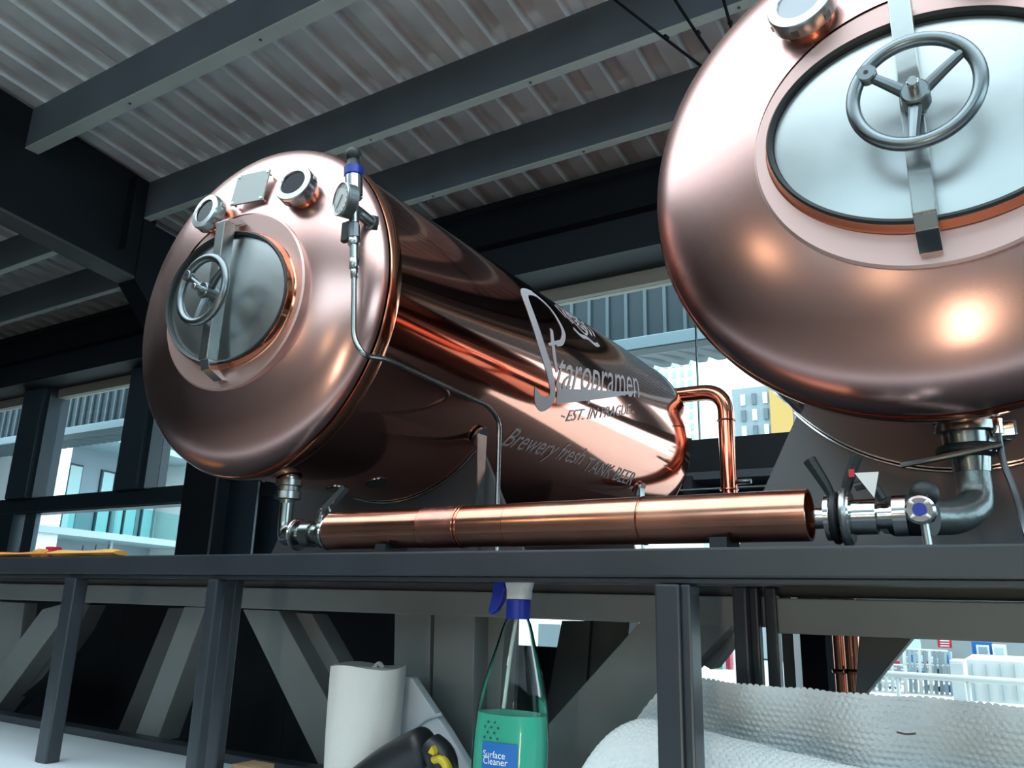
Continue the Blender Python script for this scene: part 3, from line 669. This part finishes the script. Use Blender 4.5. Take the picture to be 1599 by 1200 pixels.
# ================================================================== PIPEWORK
# big horizontal copper sleeve on the ledge
PY = 1.125; PZ = .125; PR = .0345
cs = thing('copper_sleeve_pipe', (-.7, PY, ZT), 'wide horizontal copper pipe lying along the ledge between the tanks', 'pipe')
segs = [(-1.092, -.875), (-.874, -.795), (-.794, -.70), (-.699, -.47), (-.469, -.2335)]
for i, (a, b) in enumerate(segs):
    r = PR+(.0006 if i % 2 else 0)
    MB().rings([[Vector((x, PY+rr*math.cos(2*PI*k/48), PZ+rr*math.sin(2*PI*k/48))) for k in range(48)] for x, rr in ((a, r-.004), (a, r), (b, r), (b, r-.004))], cap=False).build('pipe_section', [m_pipe, m_pipe2, m_pipe, m_pipe, m_pipe][i], cs)
for xx in (-.7965, -.79, -.468): MB().torus((xx, PY, PZ), (1, 0, 0), PR+.0005, .0012, 48, 6).build('seam_bead', m_lip, cs)
MB().cyl((-1.090, PY, PZ), (-1.086, PY, PZ), PR-.003, 32).build('end_plug', m_dkst, cs)
MB().cyl((-.27, PY, PZ), (-.262, PY, PZ), PR-.002, 32).build('end_plug', m_rub, cs)
for xx in (-.95, -.35): MB().box((xx-.012, PY-.03, ZT), (xx+.012, PY+.03, PZ-PR+.006)).build('pipe_chock', m_rub, cs)
# left outlet assembly
lv = thing('outlet_valve', (TX1+.02, 1.3, ZT), 'steel outlet valve and elbow under the left tank', 'valve', 'tank outlet valves')
LX, LY = -1.405, 1.30
def Pl(a, b, y=1.22): return aty(a, b, y)
q0 = Pl(452, 752, 1.30); 
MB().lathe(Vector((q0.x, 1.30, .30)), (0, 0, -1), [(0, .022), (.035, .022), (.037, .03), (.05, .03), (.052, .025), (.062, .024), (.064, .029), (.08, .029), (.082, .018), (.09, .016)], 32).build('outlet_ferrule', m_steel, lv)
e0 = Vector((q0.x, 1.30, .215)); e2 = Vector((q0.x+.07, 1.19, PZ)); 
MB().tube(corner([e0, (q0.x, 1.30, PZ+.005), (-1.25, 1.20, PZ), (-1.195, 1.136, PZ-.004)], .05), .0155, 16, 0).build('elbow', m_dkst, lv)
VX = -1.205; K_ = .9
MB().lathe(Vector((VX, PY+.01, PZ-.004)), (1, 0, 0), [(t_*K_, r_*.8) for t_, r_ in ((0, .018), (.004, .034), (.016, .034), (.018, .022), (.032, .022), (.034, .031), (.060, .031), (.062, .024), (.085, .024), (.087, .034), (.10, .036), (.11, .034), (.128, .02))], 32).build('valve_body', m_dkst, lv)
for xx in (VX+.009, VX+.092): MB().torus((xx, PY+.01, PZ-.004), (1, 0, 0), .027, .004, 28, 8).build('clamp_ring', m_chrome, lv)
MB().cyl((VX+.072, PY, PZ+.015), (VX+.085, PY-.005, PZ+.042), .006, 12).build('lever_stem', m_chrome, lv)
MB().prism([(VX+.075, PY-.01, PZ+.036), (VX+.085, PY-.01, PZ+.044), (VX+.135, PY-.01, PZ+.084), (VX+.142, PY-.01, PZ+.078), (VX+.095, PY-.01, PZ+.036)], (0, .014, 0)).build('lever', m_chrome, lv)
# right outlet assembly
rv = thing('outlet_valve', (-.1, 1.2, ZT), 'heavy butterfly valve and swept elbow under the right tank', 'valve', 'tank outlet valves')
RX = -.043; RY = 1.29
vx = aty(1512, 690, RY).x
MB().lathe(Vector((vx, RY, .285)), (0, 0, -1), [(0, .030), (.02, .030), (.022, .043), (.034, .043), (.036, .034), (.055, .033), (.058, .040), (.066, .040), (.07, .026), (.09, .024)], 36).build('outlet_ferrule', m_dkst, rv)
MB().torus((vx, RY, .226), (0, 0, 1), .036, .007, 36, 10).build('clamp_ring', m_rub, rv)
MB().tube([(vx-.085, RY-.04, .205), (vx-.03, RY-.04, .213), (vx+.04, RY-.035, .226)], .0045, 8, 4).build('clamp_handle', m_cast, rv)
MB().box((vx+.03, RY-.02, .24), (vx+.06, RY+.01, .262)).build('clamp_nut', m_chrome, rv, .003)
ex = [(vx, RY, .20), (vx, RY-.005, .165), (vx-.004, RY-.02, .145), (vx-.025, RY-.06, .128), (vx-.06, 1.19, .124), (vx-.10, 1.16, .124)]
MB().tube(ex, .0225, 24, 6).build('swept_elbow', mat('worn grey elbow', (.20, .23, .23), .32, .8, bump=.6, bscale=60), rv)
bx0 = -.225
prof = [(0, .014), (.018, .014), (.02, .030), (.026, .030), (.028, .020), (.038, .020), (.040, .034), (.046, .036), (.052, .034), (.054, .023), (.082, .023), (.084, .016), (.100, .016), (.102, .026), (.118, .026), (.12, .018), (.135, .018)]
VY = 1.14; VZ = .122
MB().lathe(Vector((bx0-.01, VY, VZ)), (1, 0, 0), prof, 36).build('valve_body', m_chrome, rv)
MB().torus((bx0+.035, VY, VZ), (1, 0, 0), .035, .005, 36, 10).build('clamp_ring', m_steel, rv); MB().torus((bx0+.022, VY, VZ), (1, 0, 0), .030, .005, 36, 10).build('clamp_ring', m_rub, rv)
for dx, sl in ((.020, -.025), (.036, .018)):
    MB().tube([(bx0+dx, VY-.01, VZ+.026), (bx0+dx+sl*.3, VY-.01, VZ+.045), (bx0+dx+sl, VY-.01, VZ+.078)], lambda q: .005+.004*q, 8, 4).build('wing_handle', m_rub, rv)
MB().tube([(bx0+.05, VY-.012, VZ+.038), (bx0+.07, VY-.012, VZ+.04), (bx0+.082, VY-.012, VZ+.02)], .006, 8, 5).build('handle_bracket', m_rub, rv)
MB().prism([(bx0+.052, VY-.02, VZ+.055), (bx0+.081, VY-.02, VZ+.055), (bx0+.073, VY-.02, VZ+.022)], (0, .002, 0)).build('tag_card', m_ren, rv, label='white triangular tag')
MB().box((bx0+.045, VY-.021, VZ+.050), (bx0+.052, VY-.019, VZ+.06)).build('tag_tab', m_red, rv)
MB().cyl((bx0+.126, VY-.02, VZ+.002), (bx0+.126, VY-.045, VZ+.002), .0175, 28, bev=.003).build('sampling_knob', m_chrome, rv)
MB().cyl((bx0+.126, VY-.045, VZ+.002), (bx0+.126, VY-.0475, VZ+.002), .008, 20).build('knob_cap', m_blue, rv, label='blue centre cap')
for q in range(4):
    a = PI/4+q*PI/2; MB().cyl((bx0+.126+.009*math.cos(a), VY-.046, VZ+.002+.009*math.sin(a)), (bx0+.126+.015*math.cos(a), VY-.046, VZ+.002+.015*math.sin(a)), .0022, 8).build('knob_rib', m_ren, rv)
MB().cyl((bx0+.128, VY-.03, VZ-.012), (bx0+.130, VY-.03, ZT), .005, 14).build('sampling_spout', m_steel, rv)
MB().sphere((bx0+.128, VY+.01, VZ+.028), .018, 20).build('valve_cap', m_rub, rv)
MB().cyl((bx0+.135, VY, VZ), (vx-.09, 1.155, .124), .026, 28).build('rubber_boot', m_rub, rv)
# hoses at the right
hs = thing('beverage_hose', (.02, 1.25, ZT), 'thin grey hose hanging at the right edge below the right tank', 'hose')
MB().tube([aty(1557, 668, 1.27), aty(1566, 720, 1.26), aty(1585, 770, 1.24), aty(1603, 835, 1.2), aty(1612, 850, 1.2)], .0045, 10, 8).build('tube', m_cast, hs)
MB().cyl(aty(1555, 655, 1.27), aty(1558, 678, 1.27), .008, 14).build('fitting', m_chrome, hs)
# upright copper pipe with two elbows at the back
cpv = thing('copper_drain_pipe', (-.97, 3.1, ZT), 'upright copper pipe with an elbow behind the far end of the left tank', 'pipe')
a = aty(1126, 606, 3.22); b = aty(1141, 775, 3.22); hx = (a.x+b.x)/2+.005; hz = a.z-.012
MB().tube(corner([(hx-.42, 3.22, hz), (hx, 3.22, hz), (hx, 3.22, ZT)], .10, 10), .033, 28, 0).build('pipe', m_cpipe, cpv)
for z in (hz-.13, .47): MB().torus((hx, 3.22, z), (0, 0, 1), .034, .004, 28, 8).build('joint_collar', m_cpipe, cpv)
MB().cyl((hx+.03, 3.22, .50), (hx+.09, 3.22, .50), .010, 10).build('bracket_arm', m_cast, cpv)
# relief valve stack on the left tank
pv = thing('pressure_relief_valve', aty(553, 345, 1.09), 'relief valve stack with black knob, blue ring and dial gauge on the left tank', 'valve')
def sp_(a, b, y=1.09): return aty(a, b, y)
ax0, ax1 = sp_(553, 420), sp_(552, 236); dirn = (ax1-ax0).normalized(); H = (ax1-ax0).length
def seg(f0, f1, r0, name, m, n=28, r1=None, bev=0, par=None):
    return MB().cyl(ax0+dirn*H*f0, ax0+dirn*H*f1, r0, n, r1, bev).build(name, m, par or pv)
def fpy(py): return (420-py)/184
seg(0, fpy(405), .010, 'hose_nut', m_steel, 6, bev=.001); seg(fpy(405), fpy(385), .0085, 'lower_fitting', m_steel); seg(fpy(385), fpy(375), .0125, 'union_nut', m_steel, 6, bev=.001)
seg(fpy(375), fpy(352), .012, 'valve_block', m_cast, 8, bev=.002); seg(fpy(352), fpy(312), .0105, 'stem', m_steel); seg(fpy(312), fpy(278), .0185, 'bonnet', m_chrome, bev=.002)
seg(fpy(278), fpy(264), .020, 'blue_ring', m_blue, bev=.001, ).__setitem__('label', 'blue ring'); seg(fpy(264), fpy(252), .017, 'knob_neck', m_rub, r1=.012)
MB().sphere(ax0+dirn*H*fpy(243), .0175, 24).build('knob', m_rub, pv, label='round black knob')
MB().box(sp_(541, 363)-Vector((.010, .006, .022)), sp_(541, 363)+Vector((.010, .006, .022))).build('test_lever', m_rub, pv, .003)
g0 = ax0+dirn*H*fpy(330); st, _ = dish_pt(TX1, .362, .12)
MB().tube([g0+Vector((0, .006, 0)), (g0+st)/2+Vector((0, -.01, .004)), st+Vector((.0, .012, 0))], .0125, 14, 5).build('mounting_stub', m_cast, pv)
MB().cyl(st+Vector((-.008, -.010, 0)), st+Vector((.004, .01, 0)), .021, 8).build('mounting_nut', m_cast, pv)
gc = sp_(533, 311, 1.055); gdir = Vector((-.33, -.93, -.05)).normalized()
gg = MB().lathe(gc, gdir*-1, [(0, .033), (.002, .035), (.022, .035), (.026, .028)], 40).build('gauge', m_cast, pv, label='round dial gauge')
MB().lathe(gc-gdir*.001, gdir, [(0, .031), (.0012, .031)], 36).build('dial', m_wplas, gg, label='white dial')
u, w, d = frame(gdir)
for q in range(11):
    a = 2*PI*(q/14)+.2; e = u*math.cos(a)+w*math.sin(a); MB().obox(gc+gdir*.0016+e*.026, e*.0025, gdir.cross(e)*.0005, gdir*.0003).build('tick', m_blk, gg)
e = (u*.7+w*.6).normalized(); MB().obox(gc+gdir*.002+e*.006, e*.016, gdir.cross(e)*.0012, gdir*.0004).build('needle', m_blk, gg)
MB().torus(gc+gdir*.001, gdir, .033, .0022, 40, 8).build('bezel', m_steel, gg)
MB().cyl(gc-gdir*.02+Vector((0, 0, -.005)), g0+dirn*.005, .008, 12).build('gauge_stem', m_cast, pv)
# thin line down and along the tank
ln = thing('gas_line', aty(776, 783, 1.61) if False else Vector((-1.04, 1.60, ZT)), 'thin bent steel tube running from the relief valve down behind the copper pipe', 'tube')
xs = TX1+.425
b1 = atx(600, 560, xs); b2 = atx(762, 634, xs); b3 = atx(776, 650, xs)
MB().tube(corner([ax0+dirn*.004, sp_(552, 528, 1.09), sp_(568, 556, 1.10), b1, b2, Vector((xs, b3.y+.012, b3.z-.01)), Vector((xs, b3.y+.015, ZT))], .03, 8), .0055, 12, 0).build('line', m_steel, ln)
MB().cyl(ax0-dirn*.02, ax0+dirn*.004, .0075, 6).build('end_nut', m_steel, ln)
# cables in the roof
for i, (a, b) in enumerate((((950, -10), (1118, 118)), ((1050, -8), (1122, 100)), ((1128, -8), (1150, 70)))):
    P = aty(*a, 2.9); Q_ = aty(*b, 2.9); e = (Q_-P)
    t = thing('roof_cable', P, ['dark roof cable ending lowest, left of the other two', 'dark roof cable between the other two', 'short dark roof cable nearest the right tank'][i], 'cable', 'roof cables')
    MB().tube([P-e*.3, P+e*.5+Vector((0, 0, -.01)), Q_+e*1.2], .0065, 8, 5).build('cable', m_raft, t)
    MB().cyl(P+e*.55, P+e*.58, .011, 8).build('cable_tie', m_raft, t)
# orange strap bundle on the ledge
ob = thing('orange_strap', aty(90, 862, 1.15), 'orange yellow ratchet strap lying along the ledge at the far left', 'strap')
zz = ZT+.014
for (a, b, r, m) in ((-8, 75, .006, m_org), (60, 82, .012, m_org), (84, 190, .008, mat('pale orange strap', (.75, .36, .08), .6))):
    A = aty(a, 862, 1.13).x; B = aty(b, 862, 1.13).x
    MB().rings([[Vector((A+(B-A)*q, 1.13+.02*math.cos(f), zz+.002+r*(1+.2*math.sin(9*q))*math.sin(f)*(.6 if q in (0, 1) else 1))) for f in [i*PI/5 for i in range(10)]] for q in [j/10 for j in range(11)]]).build('webbing', m, ob)
MB().box((aty(76, 862, 1.13).x, 1.12, ZT), (aty(84, 862, 1.13).x, 1.15, ZT+.034)).build('buckle', m_red, ob, .003)
for px_ in (28, 128, 148, 168):
    A = aty(px_, 860, 1.13).x; MB().cyl((A, 1.13, ZT+.01), (A+.002, 1.13, ZT+.036), .0015, 6).build('stitch_pin', m_rub, ob)

# ================================================================== COUNTER ITEMS
SZ = -.33; SY = 1.235
ct_ = thing('counter', (-2, 1.1, SZ-.03), 'white laminate counter shelf below the ledge', 'counter')
MB().box((-6, .62, SZ-.03), (2, SY, SZ)).build('counter_top', m_white, ct_, .003)
MB().box((-6, .68, FL), (2, .70, SZ-.03)).build('counter_front', m_wall, ct_)
# folded white sheet lying at left
sh = thing('paper_sheet', (-1.25, 1.12, SZ), 'white sheet lying on the counter left of the paper roll', 'sheet')
A = [atz(270, 1188, SZ+.004), atz(300, 1172, SZ+.012), atz(345, 1182, SZ+.006), atz(420, 1200, SZ+.004)]
g = MB(); rows = []
for i in range(7):
    xx = -1.36+i*.06; zz = [.003, .012, .016, .010, .006, .004, .003][i]; rows.append([(xx, 1.06, SZ+zz*.5+.001), (xx+.02, 1.14, SZ+zz+.001), (xx+.03, 1.20-.008*i, SZ+.002)])
g.add([q for r in rows for q in r], [(i*3+j, i*3+j+1, i*3+j+4, i*3+j+3) for i in range(6) for j in range(2)], True)
o = g.build('sheet', m_white, sh); md = o.modifiers.new('s', 'SOLIDIFY'); md.thickness = .001
cbx = thing('cardboard_piece', atz(412, 1198, SZ), 'small brown cardboard piece at the foot of the paper roll', 'cardboard')
P = aty(410, 1196, 1.12); MB().box((P.x-.035, 1.08, SZ), (P.x+.02, 1.13, P.z+.004)).build('flap', mat('cardboard', (.32, .2, .11), .8), cbx, .001); MB().box((P.x-.02, 1.09, P.z+.004), (P.x+.015, 1.11, P.z+.0055)).build('fold', mat('cardboard'), cbx) if False else None
# paper roll
RYc = 1.155; pt = aty(575, 1041, RYc); rr_ = .071
pr_ = thing('paper_roll', (pt.x, RYc, SZ), 'upright white paper towel roll on the counter', 'paper roll')
pb = MB(); n = 56; R_ = []
for i in range(9):
    f = i/8; z = SZ+.001+(pt.z-SZ)*f; ring_ = []
    for k in range(n):
        a = 2*PI*k/n; w = 1+.012*math.sin(5*a+f*3)+.008*math.sin(11*a-f*5); r = rr_*(.93+.07*f)*w; ring_.append(Vector((pt.x+r*math.cos(a), RYc+r*math.sin(a)*.85, z+(.003*math.sin(3*a) if i == 8 else 0))))
    R_.append(ring_)
pb.rings(R_).build('roll', m_paper, pr_)
MB().tube([(pt.x+.012, RYc-.0, pt.z-.004), (pt.x+.024, RYc, pt.z+.006), (pt.x+.036, RYc-.005, pt.z+.002)], .004, 6, 4).build('torn_edge', m_paper, pr_)
# leaning white sheet behind roll
ls = thing('white_wrapping', (-1.0, 1.2, SZ), 'white wrapping sheet sloping down to the right of the paper roll', 'wrapping')
poly = [(600, 1050), (642, 1058), (672, 1103), (700, 1145), (740, 1212), (560, 1230), (560, 1060)]
g = MB().prism([aty(a, b, 1.21) for a, b in poly], (0, .02, 0)); g.build('sheet', m_cloth, ls, .004)
MB().tube([aty(650, 1135, 1.207), aty(668, 1122, 1.205), aty(690, 1116, 1.207)], .003, 6, 4).build('crease', m_cloth, ls)
# tool
tl = thing('power_tool', aty(650, 1200, 1.10), 'black hand tool with yellow details in front of the paper roll', 'tool')
cA = aty(560, 1235, 1.10); cB = aty(672, 1163, 1.10)
def tb_(q): return .034*(1-.10*q) if q < .82 else .034*(.92-(max(0, q-.82)/.18)**2*.62)
g = MB().tube([cA, cA.lerp(cB, .4)+Vector((0, 0, .006)), cA.lerp(cB, .8)+Vector((0, 0, .004)), cB], tb_, 20, 8); g.build('body', m_tool, tl)
cC = aty(684, 1240, 1.10); cB2 = aty(672, 1165, 1.10)
MB().tube([cB2, aty(690, 1190, 1.10), cC], lambda q: .022+.006*q, 18, 6).build('grip', m_tool, tl)
MB().prism([aty(a, b, 1.064) for a, b in ((668, 1176), (674, 1166), (678, 1176), (676, 1180))], (0, .01, 0)).build('yellow_badge', m_yel, tl)
g = MB().torus(aty(684, 1204, 1.075), (0, 1, 0), .016, .006, 24, 10, -2.2, .8); g.build('yellow_trim', m_yel, tl)
g = MB().torus(aty(684, 1208, 1.085), (0, 1, 0), .0235, .004, 24, 10, -2.4, 1.0); g.build('yellow_trim', m_yel, tl)
# spray bottle
BY = 1.085
bc = aty(796, 1190, BY); bxx = bc.x-.001
zc = lambda py: aty(800, py, BY).z
bo = thing('spray_bottle', (bxx, BY, SZ), 'clear spray bottle of green surface cleaner with a blue and white trigger head', 'bottle')
tbx = aty(810, 940, BY).x
def brg(z, r, n=40, dx=0, e=.62): return [Vector((bxx+dx+r*math.cos(2*PI*k/n), BY+e*r*math.sin(2*PI*k/n), z)) for k in range(n)]
def bdx(z): f = (z-zc(1190))/(zc(940)-zc(1190)); return (tbx-bxx)*max(0, min(1, f))
W_ = [(SZ+.002, .050), (SZ+.012, .0545), (zc(1150), .0545), (zc(1110), .0515), (zc(1075), .046), (zc(1040), .0385), (zc(1010), .0315), (zc(985), .026), (zc(968), .021), (zc(962), .0165)]
W_ = [(z, r*(.98+.14*min(1, max(0, (zc(965)-z)/.08)))) for z, r in W_]
zs = np.linspace(W_[0][0], W_[-1][0], 28)
ri = lambda z: float(np.interp(z, [a for a, b in W_], [b for a, b in W_]))
MB().rings([brg(z, ri(z), dx=bdx(z)) for z in zs]).build('bottle_body', m_bott, bo, label='clear plastic body')
zl = zc(1114); zs = np.linspace(SZ+.006, zl, 14)
MB().rings([brg(z, ri(z)-.0022, dx=bdx(z)) for z in zs]).build('liquid', m_liq, bo, label='green liquid')
MB().tube([Vector((tbx-.002, BY, zc(960))), Vector((tbx-.012, BY, zc(1020))), Vector((tbx-.022, BY, zc(1108)))], .0028, 8, 5).build('dip_tube', mat('milky tube', (.6, .68, .66), .4), bo)
MB().lathe(Vector((tbx, BY, zc(967))), (0, 0, 1), [(0, .0165), (.001, .0185), (zc(936)-zc(967)-.001, .0185), (zc(936)-zc(967), .016)], 32).build('screw_collar', m_blue, bo)
zh0, zh1 = zc(936), zc(897)
hd = [(zh0, .0185, .0165), (zh0+(zh1-zh0)*.35, .0185, .0165), (zh0+(zh1-zh0)*.65, .0225, .016), (zh1, .029, .0155), (zh1+.004, .030, .0155)]
MB().rings([[Vector((tbx+.001+a*math.copysign(abs(math.cos(f))**.7, math.cos(f)), BY+b*math.copysign(abs(math.sin(f))**.7, math.sin(f)), z)) for f in [2*PI*k/32 for k in range(32)]] for z, a, b in hd]).build('spray_head', m_wplas, bo, label='white spray head')
def tp_(a, b): return aty(a, b, BY)
MB().prism([tp_(773, 901), tp_(784, 903), tp_(788, 920), tp_(784, 938), tp_(775, 954), tp_(765, 960), tp_(762, 955), tp_(768, 930), tp_(770, 912)], (0, .012, 0)).build('trigger', m_blue, bo, .002, label='curved blue trigger')
# label on bottle
lz0, lz1 = SZ+.02, zc(1156); yl = BY-.036
def lab(x0, x1, z0, z1, m, name, off=0, par=bo):
    mb = MB(); N = 10; vs = []
    for i in range(N+1):
        xx = x0+(x1-x0)*i/N
        for z in (z0, z1):
            r = ri(z)*1.006+.0006+off; q = max(-1, min(1, (xx-bxx-bdx(z))/r)); vs.append((xx, BY-.62*r*math.sqrt(1-q*q), z))
    return mb.add(vs, [(2*i, 2*i+1, 2*i+3, 2*i+2) for i in range(N)], True).build(name, m, par, fix=False)
xl0, xl1 = aty(752, 1180, yl).x, aty(806, 1180, yl).x
lb = lab(xl0, xl1, lz0, lz1, m_lblue, 'label'); lb['label'] = 'blue label'
def label_text(s, px_, py_, size, sx=1):
    me = text_mesh(s); P = aty(px_, py_, yl)
    for v in me.vertices:
        xx = P.x+v.co.x*size*sx; z = P.z+v.co.y*size; r = ri(z)*1.006+.0016; q = max(-1, min(1, (xx-bxx-bdx(z))/r))
        v.co = Vector((xx, BY-.62*r*math.sqrt(1-q*q), z))-Vector(bo.location)
    me.materials.clear(); me.materials.append(m_ink); o = bpy.data.objects.new('label_text', me); C.objects.link(o); o.parent = lb; o.location = (0, 0, 0)
label_text('Surface', 754.5, 1181.5, .0130); label_text('Cleaner', 754.5, 1192, .0130)
for i in range(5):
    for j in range(4):
        if (i+j) % 2 == 0 and i+j < 7:
            xx = xl0+.002+i*.006; z = lz1+.004+j*.007; lab(xx, xx+.003, z, z+.003, m_blk, 'print_dot', .0004, lb)
# bubble wrap
bw = thing('bubble_wrap', (-.2, 1.15, SZ), 'heap of translucent bubble wrap on the counter at the right', 'bubble wrap')
def bub(name, prof_fn, x0, x1, nx, nv, lab_=None):
    vs = []; 
    for i in range(nx+1):
        xx = x0+(x1-x0)*i/nx
        for j in range(nv+1):
            v = j/nv; base, nrm = prof_fn(xx, v)
            pu = xx/.0085; s = v*prof_fn.L/.0085
            row = math.floor(s/.866); uu = pu+(.5 if row % 2 else 0); du = uu-math.floor(uu)-.5; dv_ = (s/.866-row)-.5
            d2 = du*du+dv_*dv_*.75; h = .0020*(1+.5*math.sin(xx*91+j))*math.sqrt(max(0, 1-d2/.2)) if d2 < .2 else 0
            vs.append(base+nrm*h)
    m = nv+1
    return MB().add(vs, [(i*m+j, i*m+j+1, (i+1)*m+j+1, (i+1)*m+j) for i in range(nx) for j in range(nv)], True).build(name, m_bub, bw, fix=False, label=lab_)
def back(xx, v):
    zt_ = SZ+.001+(.232 if xx > -.42 else .232)-.020*(xx+.42)*.55
    e = max(0, min(1, (xx+.585)/.16)); lim = SZ+(zt_-SZ)*math.sin(e*PI/2)**.8
    h = lim-SZ; z = SZ+h*v; y = 1.165+.03*math.sin(v*2.6)+.012*math.sin(xx*17+v*3)+.01*math.sin(xx*41)
    return Vector((xx, y, z)), Vector((0, -1, 0)).lerp(Vector((0, 0, 1)), .8*v**8).normalized()
back.L = .24
bub('back_sheet', back, -.585, .42, 760, 170, 'smooth greyer sheet at the back')
def front(xx, v):
    e = max(0, min(1, (xx+.60)/.14)); top = .170-.055*(xx+.4)+.008*math.sin(xx*9)
    a = v*PI*.62; s = math.sin(e*PI/2)**.6
    z = SZ+top*s*math.sin(a)/1.0; y = 1.085+.035*(1-math.cos(a))+.008*math.sin(xx*13)
    return Vector((xx, y, z)), Vector((0, -math.cos(a*.8), math.sin(a*.8)))
front.L = .22
bub('front_fold', front, -.60, .42, 760, 160, 'whiter bubbly fold at the front')
MB().tube([aty(1400, 1144, 1.075), aty(1415, 1147, 1.075), aty(1430, 1146, 1.075)], .0012, 6, 4).build('twig', mat('brown twig', (.08, .06, .03), .8), bw)

# pendant lamps of the bar behind the viewer
for i, (x, y, z) in enumerate(LAMPS):
    t = thing('pendant_lamp', (x, y, z), 'warm pendant lamp behind the viewer, hung %s' % ['high at the left', 'low in the middle'][i], 'lamp')
    MB().sphere((x, y, z), .06, 20).build('bulb', emit('lamp glow %d' % i, (1, .75, .42), 14), t)
    MB().lathe((x, y, z+.05), (0, 0, 1), [(0, .12), (.08, .05), (.10, .02)], 24, cap=False).build('shade', m_frame, t)
    MB().cyl((x, y, z+.12), (x, y, rz(y)), .004, 6).build('cord', m_rub, t)
    lamp(x, y, z-.10, 6)

fl = thing('added_glow_stand', (.2, -1.7, FL), 'tall warm glow stand added unseen behind the viewer', 'lamp')  # unseen glowing column, added to put a highlight streak on the right tank
MB().cyl((.2, -1.7, FL), (.2, -1.7, FL+.03), .16, 32).build('base', m_frame, fl)
MB().cyl((.2, -1.7, FL+.03), (.2, -1.7, -1.3), .012, 12).build('pole', m_frame, fl)
MB().cyl((.2, -1.7, -1.3), (.2, -1.7, -.35), .05, 28).build('glow_tube', emit('added streak glow', (1, .86, .62), 20), fl)
